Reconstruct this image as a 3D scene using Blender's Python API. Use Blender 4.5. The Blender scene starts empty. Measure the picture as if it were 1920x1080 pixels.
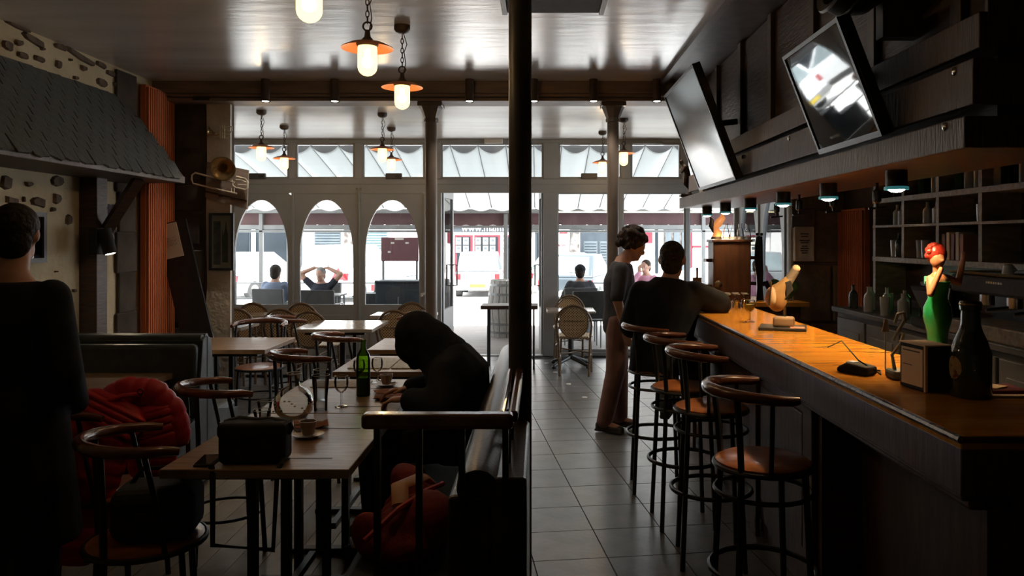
import bpy, bmesh, math, random
from mathutils import Vector, Matrix, Euler
random.seed(7)
R = math.radians
S = bpy.context.scene
C = S.collection
# ------------------------------------------------------------------ camera
cam = bpy.data.objects.new('camera', bpy.data.cameras.new('camera'))
C.objects.link(cam)
cam.location = (0, 0, 1.6)
cam.rotation_euler = (R(90), 0, 0)
cam.data.sensor_width = 36
cam.data.lens = 36 * 1450 / 1920
cam.data.shift_x = -50 / 1920
cam.data.shift_y = -92 / 1920
cam.data.clip_start = 0.05
cam.data.clip_end = 300
S.camera = cam
# ------------------------------------------------------------------ world, sun, exposure
w = bpy.data.worlds.new('sky')
S.world = w
w.use_nodes = True
bg = w.node_tree.nodes['Background']
bg.inputs[0].default_value = (0.88, 0.94, 1.0, 1)
bg.inputs[1].default_value = 3.0
sl = bpy.data.lights.new('sun', 'SUN')
sl.energy = 10
sl.angle = R(0.6)
sl.color = (1, 0.96, 0.9)
sun = bpy.data.objects.new('sun', sl)
C.objects.link(sun)
sun.location = (-6, -10, 30)
sun.rotation_euler = (R(33), 0, R(14))     # high, from behind the building, shining out across the street
S.view_settings.view_transform = 'Standard'
S.view_settings.look = 'None'
S.view_settings.gamma = 1
S.view_settings.use_curve_mapping = False
S.view_settings.exposure = 1.15
cy = S.cycles
cy.use_denoising = True
cy.max_bounces = 8
cy.diffuse_bounces = 4
cy.glossy_bounces = 4
cy.transmission_bounces = 6
cy.transparent_max_bounces = 16
cy.caustics_reflective = False
cy.caustics_refractive = False
cy.sample_clamp_indirect = 6
cy.blur_glossy = 0.2

# ------------------------------------------------------------------ materials
def mat(name, col, rough=0.6, metal=0.0, col2=None, scale=8.0, detail=4.0, bump=0.0, bscale=None,
        emit=None, estr=0.0, spec=0.5, stretch=(1, 1, 1), lo=0.35, hi=0.65, coat=0.0, ior=1.5):
    m = bpy.data.materials.new(name)
    m.use_nodes = True
    nt = m.node_tree
    b = nt.nodes['Principled BSDF']
    b.inputs['Base Color'].default_value = (*col, 1)
    b.inputs['Roughness'].default_value = rough
    b.inputs['Metallic'].default_value = metal
    b.inputs['Specular IOR Level'].default_value = spec
    b.inputs['IOR'].default_value = ior
    if coat:
        b.inputs['Coat Weight'].default_value = coat
        b.inputs['Coat Roughness'].default_value = 0.1
    if emit:
        b.inputs['Emission Color'].default_value = (*emit, 1)
        b.inputs['Emission Strength'].default_value = estr
    if col2 or bump:
        tc = nt.nodes.new('ShaderNodeTexCoord')
        mp = nt.nodes.new('ShaderNodeMapping')
        mp.inputs['Scale'].default_value = stretch
        nt.links.new(tc.outputs['Object'], mp.inputs[0])
        n = nt.nodes.new('ShaderNodeTexNoise')
        n.inputs['Scale'].default_value = scale
        n.inputs['Detail'].default_value = detail
        nt.links.new(mp.outputs[0], n.inputs['Vector'])
        if col2:
            r = nt.nodes.new('ShaderNodeValToRGB')
            r.color_ramp.elements[0].position = lo
            r.color_ramp.elements[1].position = hi
            r.color_ramp.elements[0].color = (*col, 1)
            r.color_ramp.elements[1].color = (*col2, 1)
            nt.links.new(n.outputs['Fac'], r.inputs[0])
            nt.links.new(r.outputs[0], b.inputs['Base Color'])
        if bump:
            n2 = n
            if bscale:
                n2 = nt.nodes.new('ShaderNodeTexNoise')
                n2.inputs['Scale'].default_value = bscale
                n2.inputs['Detail'].default_value = 5
                nt.links.new(mp.outputs[0], n2.inputs['Vector'])
            bp = nt.nodes.new('ShaderNodeBump')
            bp.inputs['Strength'].default_value = bump
            bp.inputs['Distance'].default_value = 0.02
            nt.links.new(n2.outputs['Fac'], bp.inputs['Height'])
            nt.links.new(bp.outputs[0], b.inputs['Normal'])
    return m

def glass_mat(name, tint=(0.97, 0.99, 1.0), ior=1.45, rough=0.0):
    m = bpy.data.materials.new(name)
    m.use_nodes = True
    nt = m.node_tree
    nt.nodes.remove(nt.nodes['Principled BSDF'])
    out = nt.nodes['Material Output']
    tr = nt.nodes.new('ShaderNodeBsdfTransparent')
    tr.inputs[0].default_value = (*tint, 1)
    gl = nt.nodes.new('ShaderNodeBsdfGlossy')
    gl.inputs['Roughness'].default_value = rough
    fr = nt.nodes.new('ShaderNodeFresnel')
    fr.inputs[0].default_value = ior
    mx = nt.nodes.new('ShaderNodeMixShader')
    nt.links.new(fr.outputs[0], mx.inputs[0])
    nt.links.new(tr.outputs[0], mx.inputs[1])
    nt.links.new(gl.outputs[0], mx.inputs[2])
    nt.links.new(mx.outputs[0], out.inputs[0])
    return m

def fabric_mat(name, col, trans=0.5):
    m = bpy.data.materials.new(name)
    m.use_nodes = True
    nt = m.node_tree
    nt.nodes.remove(nt.nodes['Principled BSDF'])
    out = nt.nodes['Material Output']
    d = nt.nodes.new('ShaderNodeBsdfDiffuse')
    t = nt.nodes.new('ShaderNodeBsdfTranslucent')
    d.inputs[0].default_value = (*col, 1)
    t.inputs[0].default_value = (*col, 1)
    mx = nt.nodes.new('ShaderNodeMixShader')
    mx.inputs[0].default_value = trans
    nt.links.new(d.outputs[0], mx.inputs[1])
    nt.links.new(t.outputs[0], mx.inputs[2])
    nt.links.new(mx.outputs[0], out.inputs[0])
    return m

def weave_mat(name, c1, c2, scale=60):
    """checker of light cane and dark gaps"""
    m = mat(name, c1, 0.5)
    nt = m.node_tree
    b = nt.nodes['Principled BSDF']
    tc = nt.nodes.new('ShaderNodeTexCoord')
    v = nt.nodes.new('ShaderNodeTexVoronoi')
    v.inputs['Scale'].default_value = scale
    v.inputs['Randomness'].default_value = 0.0
    r = nt.nodes.new('ShaderNodeValToRGB')
    r.color_ramp.elements[0].position = 0.30
    r.color_ramp.elements[1].position = 0.36
    r.color_ramp.elements[0].color = (*c2, 1)
    r.color_ramp.elements[1].color = (*c1, 1)
    mp = nt.nodes.new('ShaderNodeMapping')
    mp.inputs['Rotation'].default_value = (0, R(45), 0)
    mp.inputs['Scale'].default_value = (1, 0.01, 1)
    nt.links.new(tc.outputs['Object'], mp.inputs[0])
    nt.links.new(mp.outputs[0], v.inputs['Vector'])
    nt.links.new(v.outputs['Distance'], r.inputs[0])
    nt.links.new(r.outputs[0], b.inputs['Base Color'])
    return m

M = {}
M['plaster_ceiling'] = mat('plaster_ceiling', (0.55, 0.51, 0.47), 0.24, col2=(0.65, 0.61, 0.57), scale=1.6, bump=0.12, bscale=5, stretch=(0.5, 2.2, 1), spec=0.7)
M['plaster_cream'] = mat('plaster_cream', (0.50, 0.41, 0.26), 0.9, col2=(0.62, 0.53, 0.36), scale=2.5, bump=0.4, bscale=18)
M['plaster_pale'] = mat('plaster_pale', (0.56, 0.51, 0.43), 0.9, col2=(0.70, 0.64, 0.55), scale=4, bump=0.5, bscale=20)
M['stone_brown'] = mat('stone_brown', (0.085, 0.06, 0.045), 0.9, col2=(0.16, 0.115, 0.08), scale=9, bump=0.6)
M['stone_block'] = mat('stone_block', (0.17, 0.13, 0.09), 0.9, col2=(0.26, 0.20, 0.14), scale=6, bump=0.5, bscale=25)
M['stone_dark'] = mat('stone_dark', (0.05, 0.038, 0.03), 0.95, col2=(0.09, 0.07, 0.055), scale=5, bump=0.5)
M['slate'] = mat('slate', (0.055, 0.062, 0.06), 0.55, col2=(0.15, 0.16, 0.15), scale=4, bump=0.4, bscale=30)
M['wood_dark'] = mat('wood_dark', (0.042, 0.021, 0.013), 0.5, col2=(0.085, 0.044, 0.027), scale=9, stretch=(1, 1, 8), bump=0.15)
M['wood_canopy'] = mat('wood_canopy', (0.058, 0.027, 0.016), 0.48, col2=(0.105, 0.052, 0.033), scale=14, stretch=(8, 8, 0.8), bump=0.35)
M['wood_soffit'] = mat('wood_soffit', (0.10, 0.042, 0.022), 0.45, col2=(0.14, 0.062, 0.034), scale=5, stretch=(1, 5, 1))
M['wood_batten'] = mat('wood_batten', (0.07, 0.045, 0.032), 0.5, col2=(0.11, 0.07, 0.05), scale=9, stretch=(6, 6, 1))
M['wood_rail'] = mat('wood_rail', (0.085, 0.025, 0.012), 0.25, col2=(0.17, 0.055, 0.025), scale=6, stretch=(1, 1, 1), coat=0.5)
M['wood_seat'] = mat('wood_seat', (0.23, 0.075, 0.022), 0.28, col2=(0.34, 0.12, 0.035), scale=5, stretch=(1, 7, 1), coat=0.4)
M['wood_table'] = mat('wood_table', (0.21, 0.125, 0.07), 0.36, col2=(0.34, 0.22, 0.13), scale=5, stretch=(1.5, 9, 1), bump=0.06, coat=0.15)
M['wood_bar'] = mat('wood_bar', (0.050, 0.020, 0.010), 0.45, col2=(0.088, 0.038, 0.019), scale=5, stretch=(6, 6, 1), bump=0.1)
M['bar_top'] = mat('bar_top', (0.52, 0.20, 0.022), 0.15, col2=(0.66, 0.29, 0.04), scale=4, stretch=(1, 6, 1), spec=0.6)
M['bar_edge'] = mat('bar_edge', (0.05, 0.035, 0.028), 0.22, col2=(0.12, 0.09, 0.07), scale=30)
M['plank'] = mat('plank', (0.15, 0.125, 0.085), 0.42, col2=(0.25, 0.21, 0.15), scale=5, stretch=(1, 0.6, 1), bump=0.1, bscale=20)
M['tile'] = mat('tile', (0.085, 0.078, 0.072), 0.32, col2=(0.125, 0.115, 0.105), scale=6, bump=0.06, bscale=25, spec=0.5)
M['grout'] = mat('grout', (0.02, 0.018, 0.016), 0.95, col2=(0.03, 0.027, 0.024), scale=20)
M['frame_paint'] = mat('frame_paint', (0.27, 0.275, 0.275), 0.45, col2=(0.30, 0.305, 0.305), scale=3)
M['column_paint'] = mat('column_paint', (0.12, 0.095, 0.08), 0.4, col2=(0.15, 0.12, 0.10), scale=4)
M['beam_brown'] = mat('beam_brown', (0.17, 0.12, 0.09), 0.55, col2=(0.24, 0.17, 0.13), scale=6, stretch=(0.6, 4, 4), bump=0.2)
M['black_metal'] = mat('black_metal', (0.012, 0.012, 0.013), 0.38, col2=(0.02, 0.02, 0.021), scale=20)
M['black_matte'] = mat('black_matte', (0.012, 0.012, 0.013), 0.8, col2=(0.02, 0.02, 0.022), scale=30)
M['iron'] = mat('iron', (0.045, 0.040, 0.036), 0.45, col2=(0.065, 0.058, 0.052), scale=10, bump=0.15)
M['steel'] = mat('steel', (0.5, 0.5, 0.5), 0.25, 1.0, col2=(0.6, 0.6, 0.6), scale=30)
M['brass'] = mat('brass', (0.50, 0.34, 0.15), 0.22, 0.8, col2=(0.34, 0.21, 0.09), scale=12)
M['silver_tube'] = mat('silver_tube', (0.80, 0.74, 0.60), 0.35, 0.25, col2=(0.7, 0.64, 0.5), scale=12)
M['bronze'] = mat('bronze', (0.06, 0.045, 0.035), 0.4, 0.6, col2=(0.10, 0.075, 0.055), scale=20)
M['leather_blue'] = mat('leather_blue', (0.035, 0.045, 0.052), 0.40, col2=(0.055, 0.068, 0.076), scale=12, bump=0.1, bscale=90)
M['leather_dark'] = mat('leather_dark', (0.022, 0.018, 0.016), 0.30, col2=(0.038, 0.030, 0.026), scale=8, bump=0.1, bscale=80)
M['radiator'] = mat('radiator', (0.58, 0.15, 0.045), 0.5, col2=(0.64, 0.18, 0.055), scale=4)
M['glass'] = glass_mat('glass')
M['glass_thin'] = glass_mat('glass_thin', (0.95, 0.96, 0.96), 1.42)
M['glass_green'] = glass_mat('glass_green', (0.45, 0.75, 0.12), 1.45)
M['wine'] = mat('wine', (0.75, 0.62, 0.12), 0.1, col2=(0.8, 0.68, 0.2), scale=6)
M['red_wine'] = mat('red_wine', (0.10, 0.015, 0.02), 0.1, col2=(0.14, 0.02, 0.03), scale=6)
M['porcelain'] = mat('porcelain', (0.55, 0.50, 0.44), 0.25, col2=(0.6, 0.55, 0.5), scale=5)
M['cup_brown'] = mat('cup_brown', (0.32, 0.22, 0.15), 0.3, col2=(0.38, 0.27, 0.19), scale=6)
M['coffee'] = mat('coffee', (0.03, 0.012, 0.006), 0.3, col2=(0.05, 0.02, 0.01), scale=9)
M['paper'] = mat('paper', (0.62, 0.58, 0.50), 0.9, col2=(0.70, 0.66, 0.58), scale=6)
M['card_cream'] = mat('card_cream', (0.80, 0.58, 0.36), 0.8, col2=(0.85, 0.63, 0.40), scale=5)
M['napkin'] = mat('napkin', (0.24, 0.10, 0.06), 0.9, col2=(0.30, 0.13, 0.08), scale=8)
M['newsprint'] = mat('newsprint', (0.50, 0.47, 0.41), 0.85, col2=(0.28, 0.26, 0.23), scale=40, stretch=(1, 2.5, 1), lo=0.5, hi=0.6)
M['red_puffer'] = mat('red_puffer', (0.44, 0.014, 0.026), 0.5, col2=(0.56, 0.025, 0.040), scale=10, bump=0.15, bscale=40)
M['red_cloth'] = mat('red_cloth', (0.16, 0.008, 0.012), 0.8, col2=(0.24, 0.015, 0.018), scale=7, bump=0.3, bscale=30)
M['tan_leather'] = mat('tan_leather', (0.38, 0.16, 0.05), 0.5, col2=(0.46, 0.21, 0.08), scale=9)
M['cane'] = weave_mat('cane', (0.55, 0.38, 0.20), (0.05, 0.025, 0.012), 46)
M['cane_light'] = weave_mat('cane_light', (0.62, 0.52, 0.36), (0.22, 0.13, 0.06), 46)
M['rattan'] = mat('rattan', (0.11, 0.065, 0.035), 0.4, col2=(0.20, 0.125, 0.065), scale=12, stretch=(1, 1, 5))
M['marble_top'] = mat('marble_top', (0.36, 0.30, 0.24), 0.16, col2=(0.46, 0.39, 0.32), scale=5, spec=0.6)
M['screen'] = mat('screen', (0.008, 0.009, 0.011), 0.03, col2=(0.010, 0.011, 0.013), scale=3, spec=0.5, bump=0.02, bscale=1.6, ior=2.0)
M['screen_matte'] = mat('screen_matte', (0.05, 0.055, 0.06), 0.17, col2=(0.06, 0.065, 0.07), scale=3, spec=0.5, bump=0.03, bscale=3, ior=2.9)
M['lamp_glass'] = bpy.data.materials.new('lamp_glass')          # lit opal glass: part clear, part glowing
M['lamp_glass'].use_nodes = True
nt_ = M['lamp_glass'].node_tree
nt_.nodes.remove(nt_.nodes['Principled BSDF'])
e_, t_, m_ = nt_.nodes.new('ShaderNodeEmission'), nt_.nodes.new('ShaderNodeBsdfTransparent'), nt_.nodes.new('ShaderNodeMixShader')
e_.inputs[0].default_value = (1.0, .70, .30, 1); e_.inputs[1].default_value = 1.7
t_.inputs[0].default_value = (1.0, .86, .62, 1)
m_.inputs[0].default_value = .55
nt_.links.new(t_.outputs[0], m_.inputs[1]); nt_.links.new(e_.outputs[0], m_.inputs[2]); nt_.links.new(m_.outputs[0], nt_.nodes['Material Output'].inputs[0])
M['bulb'] = mat('bulb', (1, 0.9, 0.7), 0.3, emit=(1.0, 0.72, 0.30), estr=7, col2=(1, 0.92, 0.75), scale=5)
M['lamp_shade'] = mat('lamp_shade', (0.55, 0.20, 0.10), 0.4, col2=(0.48, 0.17, 0.08), scale=6)
M['lamp_metal'] = mat('lamp_metal', (0.05, 0.032, 0.022), 0.5, col2=(0.08, 0.05, 0.035), scale=10)
M['spot_lens'] = mat('spot_lens', (1, 0.95, 0.85), 0.3, emit=(1.0, 0.93, 0.80), estr=9, col2=(1, 0.96, 0.9), scale=5)
M['teal_ring'] = mat('teal_ring', (0.05, 0.25, 0.28), 0.3, emit=(0.1, 0.55, 0.60), estr=0.08, col2=(0.06, 0.28, 0.3), scale=5)
M['white_plastic'] = mat('white_plastic', (0.72, 0.70, 0.66), 0.5, col2=(0.76, 0.74, 0.70), scale=4)
M['shelf_wood'] = mat('shelf_wood', (0.20, 0.16, 0.12), 0.6, col2=(0.32, 0.26, 0.20), scale=9, stretch=(1, 4, 4), bump=0.2)
M['cabinet_grey'] = mat('cabinet_grey', (0.10, 0.095, 0.095), 0.5, col2=(0.13, 0.125, 0.125), scale=5)
M['wall_dark'] = mat('wall_dark', (0.05, 0.03, 0.022), 0.8, col2=(0.08, 0.045, 0.03), scale=4)
M['skin'] = mat('skin', (0.42, 0.22, 0.15), 0.55, col2=(0.48, 0.26, 0.18), scale=10)
M['hair_dark'] = mat('hair_dark', (0.015, 0.012, 0.010), 0.6, col2=(0.035, 0.027, 0.02), scale=40, bump=0.6, spec=0.12)
M['hair_brown'] = mat('hair_brown', (0.022, 0.014, 0.010), 0.7, col2=(0.05, 0.03, 0.02), scale=40, bump=0.7, spec=0.15)
M['cloth_black'] = mat('cloth_black', (0.012, 0.013, 0.016), 0.85, col2=(0.020, 0.021, 0.025), scale=12, bump=0.25, bscale=9, spec=0.12)
M['cloth_navy'] = mat('cloth_navy', (0.018, 0.022, 0.032), 0.85, col2=(0.030, 0.035, 0.048), scale=10, bump=0.25, bscale=8, spec=0.12)
M['cloth_grey'] = mat('cloth_grey', (0.05, 0.05, 0.055), 0.85, col2=(0.07, 0.07, 0.075), scale=10, bump=0.25, bscale=8, spec=0.12)
M['trouser_brown'] = mat('trouser_brown', (0.17, 0.085, 0.07), 0.85, col2=(0.23, 0.12, 0.10), scale=9, bump=0.6, bscale=8)
M['jean_grey'] = mat('jean_grey', (0.13, 0.14, 0.15), 0.85, col2=(0.18, 0.19, 0.20), scale=9, bump=0.25, bscale=8)
M['shoe'] = mat('shoe', (0.025, 0.02, 0.018), 0.5, col2=(0.04, 0.03, 0.026), scale=10)
# outside
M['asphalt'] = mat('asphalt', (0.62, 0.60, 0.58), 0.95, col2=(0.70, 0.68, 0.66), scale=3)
M['deck'] = mat('deck', (0.13, 0.11, 0.095), 0.7, col2=(0.20, 0.17, 0.15), scale=6, stretch=(0.5, 5, 1), bump=0.2)
M['awning'] = fabric_mat('awning', (0.54, 0.55, 0.53), 0.26)
M['awning_dark'] = mat('awning_dark', (0.09, 0.09, 0.09), 0.8, col2=(0.12, 0.12, 0.12), scale=4)
M['valance_red'] = mat('valance_red', (0.11, 0.055, 0.055), 0.85, col2=(0.135, 0.07, 0.07), scale=5)
M['alu'] = mat('alu', (0.22, 0.22, 0.215), 0.45, 0.3, col2=(0.26, 0.26, 0.25), scale=5)
M['barrel'] = mat('barrel', (0.36, 0.34, 0.31), 0.75, col2=(0.48, 0.46, 0.43), scale=10, stretch=(3, 3, 0.8))
M['render_white'] = mat('render_white', (0.72, 0.70, 0.68), 0.9, col2=(0.78, 0.76, 0.74), scale=2)
M['shop_red'] = mat('shop_red', (0.11, 0.018, 0.028), 0.6, col2=(0.14, 0.025, 0.035), scale=3, spec=0.2)
M['shop_grey'] = mat('shop_grey', (0.030, 0.038, 0.046), 0.6, col2=(0.040, 0.048, 0.056), scale=3, spec=0.2)
M['shutter'] = mat('shutter', (0.12, 0.19, 0.20), 0.6, col2=(0.15, 0.22, 0.23), scale=3, spec=0.2)
M['shutter_grey'] = mat('shutter_grey', (0.065, 0.080, 0.090), 0.6, col2=(0.085, 0.10, 0.11), scale=3, spec=0.2)
M['stone_facade'] = mat('stone_facade', (0.17, 0.15, 0.14), 0.9, col2=(0.06, 0.05, 0.045), scale=3, lo=0.45, hi=0.55)
M['dark_glass'] = mat('dark_glass', (0.012, 0.016, 0.02), 0.3, col2=(0.02, 0.025, 0.03), scale=1, spec=0.12)
M['car_white'] = mat('car_white', (0.72, 0.73, 0.74), 0.25, col2=(0.75, 0.76, 0.77), scale=2, coat=0.5)
M['car_silver'] = mat('car_silver', (0.20, 0.215, 0.225), 0.35, col2=(0.23, 0.245, 0.255), scale=2, coat=0.3)
M['car_dark'] = mat('car_dark', (0.030, 0.040, 0.048), 0.3, col2=(0.040, 0.052, 0.06), scale=2, coat=0.3)
M['tyre'] = mat('tyre', (0.03, 0.03, 0.03), 0.8, col2=(0.05, 0.05, 0.05), scale=20)
M['tail_red'] = mat('tail_red', (0.30, 0.010, 0.014), 0.3, col2=(0.36, 0.015, 0.02), scale=10)
M['plate_yellow'] = mat('plate_yellow', (0.55, 0.40, 0.03), 0.5, col2=(0.58, 0.43, 0.04), scale=5)
M['car_glass'] = mat('car_glass', (0.22, 0.27, 0.28), 0.15, col2=(0.28, 0.33, 0.34), scale=2, spec=0.5)
M['maroon'] = mat('maroon', (0.13, 0.05, 0.055), 0.6, col2=(0.16, 0.065, 0.07), scale=3)
M['leaf'] = mat('leaf', (0.07, 0.16, 0.04), 0.7, col2=(0.12, 0.25, 0.06), scale=9)

# ------------------------------------------------------------------ mesh builder
def frame_z(d):
    d = Vector(d).normalized()
    a = Vector((0, 0, 1)) if abs(d.z) < 0.9 else Vector((1, 0, 0))
    u = a.cross(d).normalized()
    return u, d.cross(u).normalized(), d

class MB:
    def __init__(s):
        s.v = []; s.f = []
    def add(s, vs, fs, T=None):
        o = len(s.v)
        for p in vs:
            s.v.append(tuple(T @ Vector(p)) if T is not None else tuple(p))
        s.f += [tuple(i + o for i in f) for f in fs]
        return s
    def box(s, x0, x1, y0, y1, z0, z1, T=None):
        vs = [(x, y, z) for z in (z0, z1) for y in (y0, y1) for x in (x0, x1)]
        return s.add(vs, [(0, 2, 3, 1), (4, 5, 7, 6), (0, 1, 5, 4), (2, 6, 7, 3), (0, 4, 6, 2), (1, 3, 7, 5)], T)
    def cyl(s, p0, p1, r0, r1=None, n=12, caps=True):
        r1 = r0 if r1 is None else r1
        p0 = Vector(p0); p1 = Vector(p1)
        u, v, d = frame_z(p1 - p0)
        vs = []
        for p, r in ((p0, r0), (p1, r1)):
            for i in range(n):
                a = 2 * math.pi * i / n
                vs.append(p + r * (math.cos(a) * u + math.sin(a) * v))
        fs = [(i, (i + 1) % n, n + (i + 1) % n, n + i) for i in range(n)]
        if caps:
            fs += [tuple(range(n - 1, -1, -1)), tuple(range(n, 2 * n))]
        return s.add(vs, fs)
    def tube(s, pts, r, n=8, closed=False, flat=1.0):
        pts = [Vector(p) for p in pts]
        m = len(pts)
        rs = r if isinstance(r, (list, tuple)) else [r] * m
        tang = []
        for i in range(m):
            a = pts[(i - 1) % m] if (closed or i > 0) else pts[i]
            b = pts[(i + 1) % m] if (closed or i < m - 1) else pts[i]
            tang.append((b - a).normalized())
        u = frame_z(tang[0])[0]
        vs = []
        for i in range(m):
            t = tang[i]
            u = (u - u.dot(t) * t)
            u = u.normalized() if u.length > 1e-6 else frame_z(t)[0]
            v = t.cross(u)
            for k in range(n):
                a = 2 * math.pi * k / n
                vs.append(pts[i] + rs[i] * (math.cos(a) * u + flat * math.sin(a) * v))
        fs = []
        for i in range(m if closed else m - 1):
            j = (i + 1) % m
            for k in range(n):
                fs.append((i * n + k, i * n + (k + 1) % n, j * n + (k + 1) % n, j * n + k))
        if not closed:
            fs += [tuple(range(n - 1, -1, -1)), tuple(range((m - 1) * n, m * n))]
        return s.add(vs, fs)
    def lathe(s, prof, n=20, c=(0, 0, 0), T=None, sx=1, sy=1):
        vs = []
        for r, z in prof:
            for k in range(n):
                a = 2 * math.pi * k / n
                vs.append((c[0] + sx * r * math.cos(a), c[1] + sy * r * math.sin(a), c[2] + z))
        fs = []
        for i in range(len(prof) - 1):
            for k in range(n):
                fs.append((i * n + k, i * n + (k + 1) % n, (i + 1) * n + (k + 1) % n, (i + 1) * n + k))
        if prof[0][0] > 1e-6:
            fs.append(tuple(range(n - 1, -1, -1)))
        if prof[-1][0] > 1e-6:
            o = (len(prof) - 1) * n
            fs.append(tuple(range(o, o + n)))
        return s.add(vs, fs, T)
    def lathe_open(s, prof, n=20, c=(0, 0, 0)):
        k0 = len(s.f)
        s.lathe(prof, n, c)
        if prof[-1][0] > 1e-6: s.f.pop()
        if prof[0][0] > 1e-6: s.f.pop()
        return s
    def ell(s, c, r, n=12, m=8, Rm=None):
        if not isinstance(r, (list, tuple, Vector)): r = (r, r, r)
        c = Vector(c)
        vs = []
        for i in range(1, m):
            t = math.pi * i / m
            for k in range(n):
                a = 2 * math.pi * k / n
                p = Vector((r[0] * math.sin(t) * math.cos(a), r[1] * math.sin(t) * math.sin(a), -r[2] * math.cos(t)))
                if Rm is not None: p = Rm @ p
                vs.append(c + p)
        top = Vector((0, 0, r[2])); bot = Vector((0, 0, -r[2]))
        if Rm is not None: top = Rm @ top; bot = Rm @ bot
        vs += [c + bot, c + top]
        b, t = len(vs) - 2, len(vs) - 1
        fs = []
        for i in range(m - 2):
            for k in range(n):
                fs.append((i * n + k, i * n + (k + 1) % n, (i + 1) * n + (k + 1) % n, (i + 1) * n + k))
        for k in range(n):
            fs.append((b, (k + 1) % n, k))
            o = (m - 2) * n
            fs.append((t, o + k, o + (k + 1) % n))
        return s.add(vs, fs)
    def cap(s, p0, r0, p1, r1, n=12):
        """tapered capsule"""
        s.ell(p0, r0, n, 8); s.ell(p1, r1, n, 8)
        return s.cyl(p0, p1, r0, r1, n)
    def prism(s, poly, axis, d0, d1):
        """extrude a 2-D polygon along axis; 2-D coords are the other two axes in order"""
        n = len(poly)
        def mk(p, d):
            return {'x': (d, p[0], p[1]), 'y': (p[0], d, p[1]), 'z': (p[0], p[1], d)}[axis]
        vs = [mk(p, d0) for p in poly] + [mk(p, d1) for p in poly]
        fs = [tuple(range(n)), tuple(range(2 * n - 1, n - 1, -1))]
        fs += [(i, n + i, n + (i + 1) % n, (i + 1) % n) for i in range(n)]
        return s.add(vs, fs)
    def ring(s, outer, inner, axis, d0, d1):
        """closed frame between two 2-D contours with equal point counts"""
        n = len(outer)
        def mk(p, d):
            return {'x': (d, p[0], p[1]), 'y': (p[0], d, p[1]), 'z': (p[0], p[1], d)}[axis]
        vs = [mk(p, d0) for p in outer] + [mk(p, d0) for p in inner] + [mk(p, d1) for p in outer] + [mk(p, d1) for p in inner]
        fs = []
        for i in range(n):
            j = (i + 1) % n
            fs += [(i, j, n + j, n + i), (2 * n + i, 3 * n + i, 3 * n + j, 2 * n + j),
                   (i, 2 * n + i, 2 * n + j, j), (n + i, n + j, 3 * n + j, 3 * n + i)]
        return s.add(vs, fs)
    def loft(s, rings):
        """closed loft through rings of (center, u, v) with ellipse points"""
        n = 16
        vs = []
        for c, u, v in rings:
            c, u, v = Vector(c), Vector(u), Vector(v)
            for k in range(n):
                a = 2 * math.pi * k / n
                vs.append(c + math.cos(a) * u + math.sin(a) * v)
        fs = []
        for i in range(len(rings) - 1):
            for k in range(n):
                fs.append((i * n + k, i * n + (k + 1) % n, (i + 1) * n + (k + 1) % n, (i + 1) * n + k))
        fs += [tuple(range(n - 1, -1, -1)), tuple(range((len(rings) - 1) * n, len(rings) * n))]
        return s.add(vs, fs)
    def mesh(s, name):
        me = bpy.data.meshes.new(name)
        me.from_pydata(s.v, [], s.f)
        bm = bmesh.new(); bm.from_mesh(me)
        bmesh.ops.recalc_face_normals(bm, faces=bm.faces)
        bm.to_mesh(me); bm.free()
        return me
    def build(s, name, m, parent=None, smooth=False, bevel=0, loc=None, rot=None, seg=2, angle=40):
        me = s.mesh(name)
        return link(name, me, m, parent, smooth, bevel, loc, rot, seg, angle)

def link(name, me, m, parent=None, smooth=False, bevel=0, loc=None, rot=None, seg=2, angle=40):
    o = bpy.data.objects.new(name, me)
    C.objects.link(o)
    if m is not None and not me.materials:
        me.materials.append(M[m] if isinstance(m, str) else m)
    if smooth:
        me.polygons.foreach_set('use_smooth', [True] * len(me.polygons))
        me.set_sharp_from_angle(angle=R(angle))
    if bevel:
        b = o.modifiers.new('bevel', 'BEVEL')
        b.width = bevel; b.segments = seg; b.limit_method = 'ANGLE'; b.angle_limit = R(35)
    if loc is not None: o.location = loc
    if rot is not None: o.rotation_euler = rot
    if parent is not None: o.parent = parent
    return o

def tag(o, label, cat, group=None):
    o['label'] = label; o['category'] = cat
    if group: o['group'] = group
    return o

def thing(name, label, cat, loc=(0, 0, 0), rz=0, group=None, rot=None):
    o = bpy.data.objects.new(name, None)
    o.empty_display_size = 0.1
    C.objects.link(o)
    o.location = loc
    o.rotation_euler = rot if rot else (0, 0, rz)
    return tag(o, label, cat, group)

def struct(o, label=None):
    o['kind'] = 'structure'
    if label: o['label'] = label
    return o

def empty_struct(name, loc=(0, 0, 0), label=None):
    o = bpy.data.objects.new(name, None)
    o.empty_display_size = 0.1
    C.objects.link(o)
    o.location = loc
    return struct(o, label)

def copy_tree(o, loc=None, rz=None, label=None, parent=None):
    c = o.copy()
    C.objects.link(c)
    c.parent = parent
    if loc is not None: c.location = loc
    if rz is not None: c.rotation_euler = (0, 0, rz)
    if label: c['label'] = label
    for ch in list(o.children):
        copy_tree(ch, parent=c)
    return c

def P(px, py, Y):
    """point of the place at depth Y seen along the photograph's (px, py)"""
    return Vector(((px - 1010) * Y / 1450, Y, 1.6 - (py - 448) * Y / 1450))

def arc(c, r, a0, a1, n, axis='z', z=0):
    out = []
    for i in range(n + 1):
        a = R(a0 + (a1 - a0) * i / n)
        out.append((c[0] + r * math.cos(a), c[1] + r * math.sin(a), z))
    return out

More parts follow.
